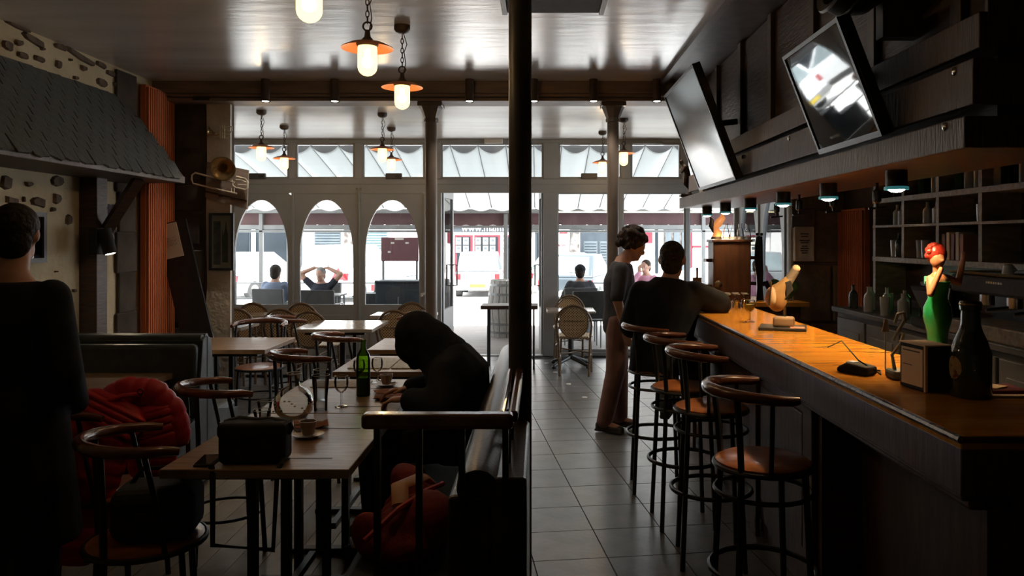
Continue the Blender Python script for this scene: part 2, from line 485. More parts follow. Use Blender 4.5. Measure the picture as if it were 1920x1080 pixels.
def text_mesh(name, body, size, m, parent, loc, rot, ext=0.002, align='CENTER'):
    cu = bpy.data.curves.new(name, 'FONT')
    cu.body = body; cu.size = size; cu.align_x = align; cu.align_y = 'CENTER'; cu.extrude = ext
    cu.resolution_u = 3
    t = bpy.data.objects.new(name, cu)
    C.objects.link(t)
    dg = bpy.context.evaluated_depsgraph_get()
    me = bpy.data.meshes.new_from_object(t.evaluated_get(dg))
    bpy.data.objects.remove(t)
    me.materials.clear()
    return link(name, me, m, parent, loc=loc, rot=rot)

def quad_rot(axis, deg):
    return Matrix.Rotation(R(deg), 4, axis)
# ================================================================== ROOM SHELL
XL, XR, YB, YP, YF, ZC = -3.33, 2.75, -2.5, 6.9, 10.6, 2.96
fl = struct(MB().box(-4.7, 3.0, YB - .3, YF, -0.12, -0.012).build('floor', 'grout'), 'dark floor of wooden planks and grey tiles')
pw = 0.1405
px0 = XL
pm = MB().box(0.0015, pw - 0.0015, YB, YP, -0.03, 0.001).mesh('plank')
i = 0
while px0 + pw < -0.06:
    o = link('plank', pm, 'plank', fl); o.location = (px0, 0, 0); px0 += pw; i += 1
tp = 0.375
tm = MB().box(-tp / 2 + .003, tp / 2 - .003, -tp / 2 + .003, tp / 2 - .003, -0.012, 0.0).mesh('tile')
ta = R(7.2); ct, st = math.cos(ta), math.sin(ta)
ox, oy = 0.205, 5.0
for iu in range(-16, 12):
    for iv in range(-8, 18):
        u = (iu + .5) * tp; v = (iv + .5) * tp
        x = ox + u * ct - v * st; y = oy + u * st + v * ct
        front = 6.95 + .1 < y < YF - .15 and -4.25 < x < 2.6
        aisle = 3.2 < y <= 7.06 and -0.32 < x < 1.3
        if front or aisle:
            o = link('tile', tm, 'tile', fl); o.location = (x, y, 0); o.rotation_euler = (0, 0, ta)
struct(MB().box(-4.7, 3.0, YB - .3, YF + .1, ZC, ZC + .3).build('ceiling', 'plaster_ceiling'), 'glossy grey-beige plaster ceiling')
wl = struct(MB().box(XL - .35, XL, YB, YP, 0, ZC).build('wall_left', 'plaster_cream'), 'cream plaster wall with embedded stones')
struct(MB().box(-4.7, 3.0, YB - .3, YB, 0, ZC).build('wall_back', 'plaster_pale'))
struct(MB().box(XR, XR + .25, YB, YP + .55, 0, ZC).build('wall_right', 'wall_dark'))
struct(MB().box(-4.75, -4.4, YP, YF, 0, ZC).build('wall_front_left', 'plaster_pale'))
struct(MB().box(-4.4, XL - .35, YP - .2, YP, 0, ZC).build('wall_return_left', 'plaster_pale'))
struct(MB().box(-9, 9, YF - .1, YF + .12, 3.02, 6.6).build('wall_front_upper', 'render_white'))
struct(MB().box(-9, -4.41, YF - .1, YF + .12, -.3, 3.02).build('wall_front_lower', 'render_white'))

def stone_mesh(seed, ry, rz, d=0.02):
    rnd = random.Random(seed)
    b = MB()
    n = 8
    ring = []
    for k in range(n):
        a = 2 * math.pi * k / n
        f = rnd.uniform(.75, 1.1)
        ca, sa = math.cos(a), math.sin(a)
        q = 0.6
        ring.append((math.copysign(abs(ca) ** q, ca) * ry * f, math.copysign(abs(sa) ** q, sa) * rz * f))
    vs = [(-0.01, p[0], p[1]) for p in ring] + [(d, p[0] * .75, p[1] * .75) for p in ring] + [(d * rnd.uniform(.9, 1.4), 0, 0)]
    fs = [(k, (k + 1) % n, n + (k + 1) % n, n + k) for k in range(n)] + [(n + k, n + (k + 1) % n, 2 * n) for k in range(n)]
    return b.add(vs, fs).mesh('stone')

stones = [(30, 48, 60, 10), (12, 85, 24, 20), (33, 80, 16, 14), (62, 76, 52, 18), (40, 103, 27, 14), (72, 111, 22, 12), (107, 120, 12, 18),
          (112, 88, 30, 16), (150, 107, 74, 13), (155, 128, 14, 12), (190, 155, 22, 18), (188, 122, 22, 12), (205, 137, 20, 12), (243, 158, 26, 44),
          (240, 127, 42, 14), (275, 142, 20, 14), (222, 120, 14, 9), (78, 92, 8, 6), (130, 112, 6, 6), (140, 146, 10, 8), (214, 158, 8, 9),
          (10, 342, 24, 30), (52, 345, 16, 12), (105, 340, 26, 24), (20, 376, 27, 16), (70, 379, 30, 21), (105, 372, 16, 24), (97, 393, 10, 10),
          (127, 412, 14, 24), (42, 374, 4, 12), (103, 509, 4, 4), (137, 545, 7, 8), (108, 551, 6, 4), (60, 30, 50, 9), (130, 62, 44, 9), (195, 92, 40, 9)]
for k, (sx, sy, sw, sh) in enumerate(stones):
    Y = -XL * 1450 / (1010 - sx)
    dy = sw / 2 * Y * Y / (1450 * -XL)
    z = 1.6 + (448 - sy) * Y / 1450
    hz = sh / 2 * Y / 1450
    if z + hz > ZC: hz = max(0.02, ZC - z)
    o = link('stone', stone_mesh(k, dy, hz), 'stone_brown', wl)
    o.location = (XL, Y, z)
    o.rotation_euler = (random.uniform(-.15, .15), 0, 0)
# rough dark quoins beside the radiator
for k in range(9):
    z = .05 + k * .32
    o = MB().box(0, .03, 0, .3 - .05 * (k % 2), 0, .325).build('quoin', 'stone_dark', wl, bevel=.012)
    o.location = (XL, 6.06 + .03 * (k % 2), z)

# ---- left pillar
pl = struct(MB().box(XL - .1, -2.745, YP, YP + .09, 0, ZC).build('wall_pillar_left', 'stone_dark', bevel=.02), 'dark stone pillar with a strip of pale plaster')
for k, (x0, x1, z0, z1) in enumerate([(-3.32, -3.10, 2.80, 2.88), (-3.32, -3.08, 2.64, 2.77), (-3.31, -3.02, 2.40, 2.60), (-3.32, -3.0, 2.12, 2.36), (-3.3, -3.0, 1.85, 2.08),
                                      (-3.31, -3.02, 1.55, 1.81), (-3.3, -2.99, 1.2, 1.5), (-3.31, -3.0, .85, 1.16), (-3.31, -2.98, .45, .81), (-3.3, -3.0, .05, .41)]):
    MB().box(x0, x1, YP - .018, YP + .02, z0, z1).build('stone_block', 'stone_dark', pl, bevel=.012)
strip = [(-2.955, .66), (-2.745, .66), (-2.745, 2.80), (-2.80, 2.83), (-2.90, 2.90), (-2.957, 2.93), (-2.95, 2.3), (-2.96, 1.8), (-2.95, 1.2), (-2.965, .9)]
MB().prism(strip, 'y', YP - .02, YP + .02).build('plaster_strip', 'plaster_pale', pl)
rough = [(-2.965, .02), (-2.74, .02), (-2.742, .35), (-2.748, .66), (-2.80, .64), (-2.86, .66), (-2.95, .65), (-2.98, .45), (-2.95, .3)]
MB().prism(rough, 'y', YP - .028, YP + .02).build('worn_plaster', 'plaster_pale', pl)

# ---- right pillar
pr = struct(MB().box(2.27, XR, YP + .05, YP + .15, 0, ZC).build('wall_pillar_right', 'stone_block', bevel=.02), 'pillar of large brown stone blocks')
for x0, x1, z0, z1 in [(2.28, 2.62, .86, 1.37), (2.28, 2.74, 1.39, 1.86), (2.64, 2.74, .86, 1.37), (2.28, 2.42, .42, .84), (2.44, 2.74, .42, .84), (2.28, 2.6, .02, .40), (2.62, 2.74, .02, .40)]:
    MB().box(x0, x1, YP + .022, YP + .06, z0, z1).build('stone_block', 'stone_block', pr, bevel=.014)

# ---- beam across the room
bm_ = struct(MB().box(XL, 1.36, 6.66, 7.05, 2.86, ZC).build('trim_1', 'beam_brown'), 'brown wooden beam across the ceiling')
for z0, z1, y0, y1 in [(2.835, 2.86, 6.69, 7.02), (2.80, 2.828, 6.72, 7.0)]:
    MB().box(XL, 2.7, y0, y1, z0, z1).build('moulding', 'beam_brown', bm_, bevel=.006)
MB().box(1.36, 2.7, 6.72, 7.0, 2.828, ZC).build('moulding', 'beam_brown', bm_)
MB().box(-3.0, -2.86, 6.705, 6.72, 2.803, 2.832).build('vent_slot', 'black_matte', bm_)

def iron_column(x, y, r, zt, lab):
    t = thing('column', lab, 'column', (x, y, 0))
    MB().lathe([(r * 1.7, 0), (r * 1.7, .05), (r * 1.3, .10), (r * 1.15, .14), (r, .18)], 20).build('base', 'column_paint', t, True)
    MB().lathe([(r, .18), (r * .97, 1.4), (r * .95, zt - .17)], 24).build('shaft', 'column_paint', t, True)
    MB().lathe([(r * .95, zt - .17), (r * 1.15, zt - .165), (r * 1.2, zt - .145), (r * 1.1, zt - .13), (r * 1.7, zt - .05), (r * 1.9, zt - .035)], 8).build('capital', 'column_paint', t)
    MB().box(-r * 1.95, r * 1.95, -r * 1.95, r * 1.95, zt - .035, zt).build('abacus', 'column_paint', t, bevel=.005)
    return t
iron_column(-.954, 6.86, .055, 2.80, 'slim brown column with flared capital beside the open doorway')
iron_column(.659, 6.86, .055, 2.80, 'slim brown column with flared capital behind the standing waiter')

# near iron post
t = thing('iron_post', 'plain dark iron post rising to the ceiling at the bench end', 'post', (-.073, 3.05, 0))
MB().lathe([(.075, 0), (.075, .02), (.05, .03)], 20).build('foot_plate', 'iron', t, True)
MB().lathe([(.0455, .02), (.0455, ZC)], 28).build('shaft', 'iron', t, True)
# ceiling unit around the post head
t = thing('ceiling_unit', 'dark flat metal unit with grey rims under the ceiling at the iron post', 'vent', (0, 0, 0))
MB().box(-.165, .32, 2.95 + .16, 4.14, 2.81, ZC).build('housing', 'black_matte', t)
for x0, x1 in ((-.195, -.167), (.322, .35)):
    MB().box(x0, x1, 3.11, 4.15, 2.80, ZC).build('rim', 'alu', t, bevel=.004)

# ---- bulkhead above the bar, ceiling trim
MB_ = MB()
tr2 = struct(MB().box(1.035, 1.085, YB, 6.66, ZC - .035, ZC).build('trim_2', 'wood_batten'), 'brown edge strip of the ceiling over the bar')
struct(MB().box(1.085, XR, YB, 6.66, ZC - .015, ZC).build('ceiling_panel', 'wood_dark'), 'dark boarded ceiling over the bar')
XS = 1.74
bk = struct(MB().box(1.40, XS, 2.36, 6.66, 1.90, ZC - .02).build('wall_bulkhead', 'wood_dark'), 'dark wooden bulkhead above the bar')
for Y in (6.0, 5.3, 4.61, 3.9, 3.2, 2.55):
    MB().box(1.372, 1.40, Y - .035, Y + .035, 2.28, ZC - .02).build('batten', 'wood_batten', bk, bevel=.004)
cano = struct(MB().box(1.27, XS, 2.29, 6.87, 1.872, 1.90).build('trim_3', 'wood_soffit'), 'stepped wooden canopy over the bar counter')
for (x0, x1, y0, y1, z0, z1) in [(1.25, 1.275, 2.27, 6.87, 1.868, 1.962), (1.275, XS, 2.27, 2.29, 1.868, 1.962), (1.28, 1.305, 2.28, 6.6, 1.998, 2.135), (1.305, XS, 2.28, 2.30, 1.998, 2.135),
                                 (1.305, 1.33, 2.29, 6.6, 2.168, 2.275), (1.33, XS, 2.29, 2.31, 2.168, 2.6)]:
    MB().box(x0, x1, y0, y1, z0, z1).build('board', 'wood_canopy', cano, bevel=.004)
MB().box(1.275, 1.40, 2.36, 6.86, 1.90, 1.958).build('backing', 'wood_dark', cano)
bolt = MB().ell((0, 0, 0), (.008, .014, .014), 10, 6).mesh('bolt')
for Y in (2.38, 3.95, 4.85):
    for x, z in ((1.28, 2.115), (1.25, 1.945)):
        if Y > 3 and z < 2: continue
        o = link('bolt', bolt, 'steel', cano, True); o.location = (x, Y, z)

# ---- slate roof over the booth
rf = thing('slate_roof', 'small decorative grey slate roof projecting from the stone wall', 'roof', (0, 0, 0))
r0 = Vector((-3.325, 0, 2.715)); r1 = Vector((-2.845, 0, 2.10))
ry0, ry1 = 3.3, 6.2
sd = (r1 - r0).normalized(); sn = Vector((-sd.z, 0, sd.x)); sn = sn if sn.z > 0 else -sn
MB().prism([(r0.x, r0.z), (r1.x, r1.z), (r1.x - .03, r1.z - .035), (r0.x, r0.z - .05)], 'y', ry0, ry1).build('roof_board', 'wood_dark', rf)
MB().box(-2.862, -2.835, ry0, ry1, 2.045, 2.10).build('fascia_board', 'wood_batten', rf, bevel=.004)
MB().box(-3.33, -2.86, ry0 + .05, ry1 - .03, 2.045, 2.06).build('soffit_board', 'wood_dark', rf)
rnd = random.Random(3)
L = (r1 - r0).length
rows = 11
ex = L / rows
slw = 0.15
sm = []
for k in range(5):
    j = [rnd.uniform(-.012, .012) for _ in range(4)]
    h = ex * 1.55
    pts = [(-.5 * slw + .002, 0), (.5 * slw - .002, 0), (.5 * slw - .006, h + j[0]), (.15 * slw, h + .008 + j[1]), (-.2 * slw, h + .006 + j[2]), (-.5 * slw + .006, h + j[3])]
    sm.append(MB().prism(pts, 'z', 0, .013).mesh('slate'))
ang = math.atan2(-(sd.z), sd.x)
for r in range(rows):
    n = int((ry1 - ry0) / slw)
    for c in range(n + 1):
        y = ry0 + (c + .5 * (r % 2)) * slw + slw / 2 - .03
        if y > ry1 - .02 or (y < 3.75): continue
        p = r0 + sd * (r * ex - .01) + sn * (.003 + .004 * rnd.random())
        o = link('slate', sm[rnd.randrange(5)], 'slate', rf)
        Mx = Matrix(((0, sd.x, sn.x), (-1, sd.y, sn.y), (0, sd.z, sn.z))).to_4x4()
        Mx = Mx @ Matrix.Rotation(R(rnd.uniform(-6.5, -4.5)), 4, 'X') @ Matrix.Rotation(R(rnd.uniform(-3, 3)), 4, 'Z')
        Mx.translation = Vector((p.x, y, p.z))
        o.matrix_world = Mx
# post and brace
t = thing('timber_post', 'dark timber post with slanted brace carrying the slate roof', 'post', (0, 0, 0))
MB().box(-3.328, -3.2, 5.6, 5.74, .002, 2.05).build('post', 'wood_dark', t, bevel=.006)
MB().cyl((-3.21, 5.67, 1.60), (-2.93, 5.67, 2.04), .05, n=4).build('brace', 'wood_dark', t)

# ---- radiators
def radiator(x, y0, y1, z0, z1, face, lab):
    t = thing('radiator', lab, 'radiator', (x, (y0 + y1) / 2, 0), group='tall orange panel radiators')
    d = face
    hy = (y1 - y0) / 2
    MB().box(min(0, d * .05), max(0, d * .05), -hy, hy, z0, z1).build('panel', 'radiator', t, bevel=.006)
    b = MB()
    n = 13
    for k in range(n):
        y = -hy + (k + .5) * 2 * hy / n
        b.box(min(d * .05, d * .072), max(d * .05, d * .072), y - .011, y + .011, z0 + .03, z1 - .02)
    b.build('ribs', 'radiator', t, bevel=.004)
    MB().cyl((d * .04, -hy + .05, .02), (d * .04, -hy + .05, z0 + .02), .012).build('pipe', 'radiator', t, True)
radiator(XL + .034, 6.39, 6.86, .35, 2.88, 1, 'tall ribbed orange panel radiator beside the slate roof')
radiator(XR - .003, 6.40, 6.93, .35, 1.86, -1, 'tall ribbed orange panel radiator behind the bar')
# ================================================================== GLAZED FRONT
k = YF / 1450
def FX(px): return (px - 1010) * k
def FZ(py): return 1.6 - (py - 448) * k
F0, F1 = YF - .04, YF + .04
fr = struct(MB().box(FX(404), XR, F0, F1, FZ(362), FZ(346)).build('trim_4', 'frame_paint'), 'grey painted timber frame of the glazed front')
def rail(x0, x1, z0, z1, d=.04, name='rail'):
    MB().box(x0, x1, YF - d, YF + d, z0, z1).build(name, 'frame_paint', fr, bevel=.006)
rail(FX(404), XR, FZ(268), ZC, .05)
rail(FX(404), XR, FZ(346), FZ(336), .055)
for a, b in ((404, 436), (543, 555), (666, 680), (797, 827), (1019, 1047), (1165, 1182), (1276, 1290)):
    rail(FX(a), FX(b), FZ(336), FZ(268), .045, 'post')
for a, b in ((404, 434), (548, 553), (673, 676.5), (795, 828), (1019, 1046), (1160, 1168), (1284, 1292), (1378, 1392)):
    rail(FX(a), FX(b), .0, FZ(362), .045, 'post')
rail(FX(1046), FX(1284), .0, .05, .05, 'sill')
rail(FX(828), FX(1018), -.01, .012, .05, 'threshold')
MB().box(FX(620), FX(860), YF - .075, YF - .05, FZ(264), FZ(259)).build('curtain_track', 'alu', fr)
MB().box(FX(1165), FX(1240), YF - .075, YF - .05, FZ(271), FZ(266)).build('curtain_track', 'alu', fr)

# transom lights
for n, (a, b) in enumerate([(436, 543), (555, 666), (680, 797), (827, 1019), (1047, 1165), (1182, 1276)]):
    wn = empty_struct('window_%d' % (n + 1), ((FX(a) + FX(b)) / 2, YF, FZ(336)), 'clear transom window above the doors')
    hw = (FX(b) - FX(a)) / 2; h = FZ(268) - FZ(336)
    o = [(-hw, 0), (hw, 0), (hw, h), (-hw, h)]
    i_ = [(-hw + .025, .03), (hw - .025, .03), (hw - .025, h - .03), (-hw + .025, h - .03)]
    MB().ring(o, i_, 'y', -.025, .025).build('window_frame', 'frame_paint', wn)
    MB().box(-hw + .02, hw - .02, -.004, .004, .025, h - .025).build('pane', 'glass', wn)

def arch_contour(hw, z0, zs, zt, n=20):
    pts = [(-hw, z0), (hw, z0)]
    for q in range(n + 1):
        a = math.pi * q / n
        pts.append((hw * math.cos(a), zs + (zt - zs) * math.sin(a)))
    return pts
def rect_match(inner, hw, z0, z1, zs):
    out = [(-hw, z0), (hw, z0)]
    n = len(inner) - 2
    for q in range(n):
        a = math.pi * q / (n - 1)
        c, s_ = math.cos(a), math.sin(a)
        if abs(c) * (z1 - zs) > s_ * hw:
            x = math.copysign(hw, c); z = zs + abs(hw / c) * s_
        else:
            z = z1; x = c * (z1 - zs) / s_
        out.append((x, min(z, z1)))
    return out

def arched_leaf(name, hw, holehw, ztop, lab, handle=0):
    d = empty_struct(name, label=lab)
    zs = FZ(478); zt = FZ(375); zb = FZ(571)
    inn = arch_contour(holehw, zb, zs, zt)
    out = rect_match(inn, hw, 0.01, ztop, zs)
    MB().ring(out, inn, 'y', -.025, .025).build('door_leaf', 'frame_paint', d)
    inn2 = arch_contour(holehw - .0, zb, zs, zt)
    MB().prism(inn2, 'y', -.003, .003).build('pane', 'glass', d)
    MB().box(-hw + .12, hw - .12, -.036, -.022, .12, zb - .14).build('lower_panel', 'frame_paint', d, bevel=.008)
    MB().box(-hw + .03, hw - .03, -.034, -.022, ztop - .05, ztop - .02).build('top_moulding', 'frame_paint', d, bevel=.004)
    if handle:
        hx = handle * (hw - .05)
        MB().tube([(hx, -.025, 1.0), (hx, -.07, 1.0), (hx - handle * .11, -.07, 1.0)], .01).build('handle', 'steel', d, True)
    return d
ZT = FZ(357)
for n, (a, b, h0, h1) in enumerate([(434, 548, 440, 540), (553, 673, 562, 662), (676.5, 795, 686, 787)]):
    d = arched_leaf('door_%d' % (n + 1), (FX(b) - FX(a)) / 2 - .004, (FX(h1) - FX(h0)) / 2, ZT, 'grey door leaf with an arched glass pane')
    d.location = ((FX(a) + FX(b)) / 2, YF, 0)
# bolt between two leaves, white stay on the frame
b = MB().box(-.035, .035, -.05, -.03, .06, .10).box(-.012, .012, -.055, -.03, -.10, .07)
b.ell((-.03, -.05, .09), .014).ell((.03, -.05, .09), .014)
o = b.build('door_bolt', 'alu', fr); o.location = (FX(674.5), YF, FZ(366))
t = tag(MB().box(-.055, .05, -.02, .02, -.02, .012).box(-.06, -.03, -.02, .02, -.035, -.01).build('door_stay', 'white_plastic', bevel=.004),
        'small white plastic door stay on the frame beside the open doorway', 'door stay')
t.location = (FX(798), YF - .08, FZ(549)); t.rotation_euler = (0, R(-14), 0)

def plain_leaf(name, wd, lab):
    d = empty_struct(name, label=lab)
    o = [(0, .015), (wd, .015), (wd, ZT), (0, ZT)]
    i_ = [(.07, .62), (wd - .07, .62), (wd - .07, ZT - .09), (.07, ZT - .09)]
    MB().ring(o, i_, 'y', -.022, .022).build('door_leaf', 'frame_paint', d, bevel=.004)
    MB().box(.065, wd - .065, -.004, .004, .615, ZT - .085).build('pane', 'glass', d)
    MB().tube([(wd - .04, -.02, .92), (wd - .04, -.08, .92), (wd - .04, -.08, 1.22), (wd - .04, -.02, 1.22)], .011).build('pull_handle', 'black_metal', d, True)
    MB().tube([(wd - .04, .02, .92), (wd - .04, .08, .92), (wd - .04, .08, 1.22), (wd - .04, .02, 1.22)], .011).build('pull_handle', 'black_metal', d, True)
    return d
d = plain_leaf('door_4', .70, 'open glass door leaf swung out onto the terrace'); d.location = (FX(828), YF + .05, 0); d.rotation_euler = (0, 0, R(85))
d = plain_leaf('door_5', .66, 'open glass door leaf swung out behind the iron post'); d.location = (FX(1018), YF + .05, 0); d.rotation_euler = (0, 0, R(93))

# full-height windows right of the doorway
for n, (a, b) in enumerate([(1046, 1160), (1168, 1284), (1292, 1378)]):
    wn = empty_struct('window_%d' % (n + 7), ((FX(a) + FX(b)) / 2, YF, 0.05), 'full-height clear window beside the doorway')
    hw = (FX(b) - FX(a)) / 2; h = FZ(362) - .05
    o = [(-hw, 0), (hw, 0), (hw, h), (-hw, h)]
    i_ = [(-hw + .012, .04), (hw - .012, .04), (hw - .012, h - .015), (-hw + .012, h - .015)]
    MB().ring(o, i_, 'y', -.02, .02).build('window_frame', 'frame_paint', wn)
    MB().box(-hw + .01, hw - .01, -.004, .004, .035, h - .012).build('pane', 'glass', wn)

# side glazing at the right (arched leaves seen sideways)
sg = struct(MB().box(XR - .05, XR + .05, 7.45, YF, FZ(357), ZC).build('trim_5', 'frame_paint'), 'painted head panel over the side windows')
MB().box(XR - .05, XR + .05, 7.45, 7.53, 0, ZT).build('post', 'frame_paint', sg)
for n, (y0, y1) in enumerate([(7.53, 8.52), (8.56, 9.54), (9.58, 10.56)]):
    d = arched_leaf('window_%d' % (n + 10), (y1 - y0) / 2, (y1 - y0) / 2 - .10, ZT, 'arched side window leaf in grey frame')
    d.location = (XR, (y0 + y1) / 2, 0); d.rotation_euler = (0, 0, R(-90))
    if n: MB().box(XR - .045, XR + .045, y0 - .04, y0, 0, ZT).build('post', 'frame_paint', sg)

# emergency light, small boxes on the transom rail
t = thing('emergency_light', 'slim white emergency light above the open doorway', 'sign', (FX(926), YF - .06, FZ(266)))
MB().box(-.125, .125, -.03, .01, -.03, .03).build('housing', 'white_plastic', t, bevel=.006)
MB().box(-.115, .115, -.033, -.029, -.022, .022).build('diffuser', 'paper', t)
for px, lab in ((486, 'small dark box on the transom rail over the arched door near the trombone'), (740, 'small dark box on the transom rail by the slim brown column'), (1104, 'small dark box on the transom rail over the doorway windows')):
    t = thing('sensor_box', lab, 'sensor', (FX(px), YF - .03, FZ(336)), group='dark boxes on the transom rail')
    MB().box(-.11, .11, -.06, .0, -.005, .075).build('housing', 'iron', t, bevel=.008)
    MB().box(.02, .09, -.066, -.058, .015, .05).build('lens', 'black_metal', t, bevel=.004)
# ================================================================== OUTSIDE
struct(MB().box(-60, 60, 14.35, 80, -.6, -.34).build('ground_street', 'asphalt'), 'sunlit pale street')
dk = struct(MB().box(-8, 7, YF, 14.35, -.6, -.03).build('ground_terrace', 'grout'), 'dark base of the terrace deck')
dm = MB().box(-8, 7, 0.003, .137, -.03, 0).mesh('deck_board')
yy = YF + .05
while yy + .14 < 14.36:
    o = link('deck_board', dm, 'deck', dk); o.location = (0, yy, 0); yy += .14
# ---- awning with ribs and sagging bays
aw = thing('awning', 'white terrace awning with sagging scalloped bays between ribs', 'awning', (0, 0, 0))
Y0, Z0, Y1, Z1 = 10.95, 2.92, 14.2, 2.17
bay = .395
nb = 27
def awn(y, x):
    t = (y - Y0) / (Y1 - Y0)
    return Z0 + (Z1 - Z0) * t
x = -5.6
ribm = MB()
ribm.cyl((0, Y0, Z0 + .01), (0, Y1, Z1 + .01), .014, n=6)
ribme = ribm.mesh('rib')
ns, nl = 8, 7
b = MB(); vs = []; fs = []
for j in range(nl + 1):
    t = j / nl
    y = Y0 + (Y1 - Y0) * t
    z = Z0 + (Z1 - Z0) * t
    for i in range(ns + 1):
        u = i / ns
        sag = (.105 - .04 * t) * (math.sin(math.pi * u) ** .8)
        yy_ = y + (.0 if j else -.0)
        vs.append((u * bay, yy_, z - sag))
for j in range(nl):
    for i in range(ns):
        a = j * (ns + 1) + i
        fs.append((a, a + 1, a + ns + 2, a + ns + 1))
o0 = b.add(vs, fs).mesh('bay')
for q in range(nb + 1):
    xx = x + q * bay
    o = link('rib', ribme, 'awning_dark', aw, True); o.location = (xx, 0, 0)
    if q < nb:
        o = link('fabric_bay', o0, 'awning', aw, True); o.location = (xx, 0, 0)
# ledger on the wall, small downlights in it
zl = awn(10.99, 0)
lp = [(u / 8 * bay, zl + .004 - .1045 * (math.sin(math.pi * u / 8) ** .8)) for u in range(9)] + [(bay, 2.928), (0, 2.928)]
lme = MB().prism(lp, 'y', 10.985, 10.992).mesh('scallop_valance')
for q in range(nb):
    o = link('scallop_valance', lme, 'awning_dark', aw); o.location = (x + q * bay, 0, 0)
# front beam with warm light line, red valance, grey lower blind box
MB().box(x, x + nb * bay, Y1 - .02, Y1 + .08, Z1 - .10, Z1 - .02).build('front_beam', 'alu', aw, bevel=.008)
M['light_line'] = mat('light_line', (1, .85, .5), .4, emit=(1, .82, .45), estr=2.0, col2=(1, .9, .6), scale=3)
MB().box(.3, x + nb * bay, Y1 - .026, Y1 - .02, Z1 - .085, Z1 - .065).build('light_strip', 'light_line', aw)
vb = MB(); vs = []; fs = []
n = 240
for i in range(n + 1):
    xx = x + nb * bay * i / n
    vs += [(xx, Y1 + .10, Z1 - .09), (xx, Y1 + .10, Z1 - .30 - .03 * abs(math.sin(math.pi * (xx - x) / .25))), (xx, Y1 + .106, Z1 - .09), (xx, Y1 + .106, Z1 - .30 - .03 * abs(math.sin(math.pi * (xx - x) / .25)))]
for i in range(n):
    a = i * 4
    fs += [(a, a + 4, a + 5, a + 1), (a + 2, a + 3, a + 7, a + 6), (a + 1, a + 5, a + 7, a + 3)]
vb.add(vs, fs).build('valance', 'valance_red', aw)
for z0, z1, y in ((Z1 - .40, Z1 - .31, 14.24), (Z1 - .45, Z1 - .405, 14.22)):
    MB().box(x, FX(815) * 14.2 / YF, y, y + .07, z0, z1).build('blind_box', 'alu', aw, bevel=.01)
    MB().box(FX(958) * 14.2 / YF, x + nb * bay, y, y + .07, z0, z1).build('blind_box', 'alu', aw, bevel=.01)
MB().box(FX(815) * 14.2 / YF, FX(958) * 14.2 / YF, 14.24, 14.3, Z1 - .37, Z1 - .325).build('cross_bar', 'alu', aw)
for px in (488, 540, 948, 1320):
    xp = (px - 1010) * 14.2 / 1450
    MB().box(xp - .035, xp + .035, 14.22, 14.29, -.03, Z1 - .10).build('post', 'alu', aw, bevel=.006)

# railings of the terrace
def railing(x0, x1, y, lab):
    t = thing('railing', lab, 'railing', ((x0 + x1) / 2, y, 0))
    h = (x1 - x0) / 2
    for z in (.80, .52, .25):
        MB().cyl((-h, 0, z), (h, 0, z), .013, n=8).build('bar', 'alu', t, True)
    n = max(2, int((x1 - x0) / 1.1) + 1)
    for i in range(n):
        xx = -h + (x1 - x0) * i / (n - 1)
        MB().cyl((xx, 0, 0), (xx, 0, .82), .018, n=8).build('post', 'alu', t, True)
railing(-5.5, -2.0, 14.05, 'slim metal terrace railing in front of the arched doors')
railing(.55, 4.6, 14.05, 'slim metal terrace railing beyond the full-height windows')

# ---- maroon notice board
t = thing('notice_board', 'maroon notice board with small pale labels at the terrace edge', 'board', P(750, 490, 13.9))
hw, hh = 35 * 13.9 / 1450, 45 * 13.9 / 1450
MB().box(-hw, hw, -.02, .02, 0, hh).build('panel', 'maroon', t, bevel=.008)
for a, bq, w_, h_ in ((-.01, .40, .16, .03), (-.13, .33, .06, .03), (.13, .33, .06, .03), (-.19, .17, .05, .035)):
    MB().box(a - w_ / 2, a + w_ / 2, -.024, -.019, bq - h_ / 2, bq + h_ / 2).build('label_plate', 'paper', t)
for s_ in (-1, 1):
    MB().box(s_ * hw * .9 - .02, s_ * hw * .9 + .02, .0, .03, -1.19, 0).build('leg', 'alu', t)
# dark service cabinet on the terrace
t = thing('service_cabinet', 'dark grey terrace service cabinet with a lower step beside it', 'cabinet', (-2.55, 12.9, 0))
MB().box(-.12, .75, -.25, .25, 0, .88).build('body', 'shop_grey', t, bevel=.01)
MB().box(-.48, -.12, -.2, .2, 0, .70).build('side_box', 'shop_grey', t, bevel=.01)
MB().box(-.13, .76, -.26, .26, .88, .91).build('top', 'shop_grey', t, bevel=.006)
MB().box(-.10, .30, -.262, -.25, .1, .84).build('door', 'shop_grey', t, bevel=.004)
MB().tube([(.26, -.262, .5), (.26, -.29, .5), (.26, -.29, .65), (.26, -.262, .65)], .008).build('handle', 'alu', t, True)

# ---- barrel table
t = thing('barrel', 'weathered wooden barrel standing on the terrace deck', 'barrel', (-.52, 12.75, 0))
prof = [(.27, 0), (.30, .18), (.33, .45), (.325, .52), (.30, .76), (.27, .93)]
def brl(z):
    for (a, za), (c_, zc) in zip(prof, prof[1:]):
        if za <= z <= zc: return a + (c_ - a) * (z - za) / (zc - za)
    return .27
sb = MB(); a0, a1 = 0, 2 * math.pi / 16
vs = []; fs = []
for r_, z in prof:
    for aa in (a0 + .02, (a0 + a1) / 2, a1 - .02):
        vs += [(r_ * math.cos(aa), r_ * math.sin(aa), z)]
for r_, z in prof:
    for aa in (a0 + .02, (a0 + a1) / 2, a1 - .02):
        vs += [((r_ - .025) * math.cos(aa), (r_ - .025) * math.sin(aa), z)]
N = len(prof) * 3
for j in range(len(prof) - 1):
    for i in range(2):
        a = j * 3 + i
        fs += [(a, a + 1, a + 4, a + 3), (N + a, N + a + 3, N + a + 4, N + a + 1)]
    for a in (j * 3, j * 3 + 2):
        fs.append((a, a + 3, N + a + 3, N + a))
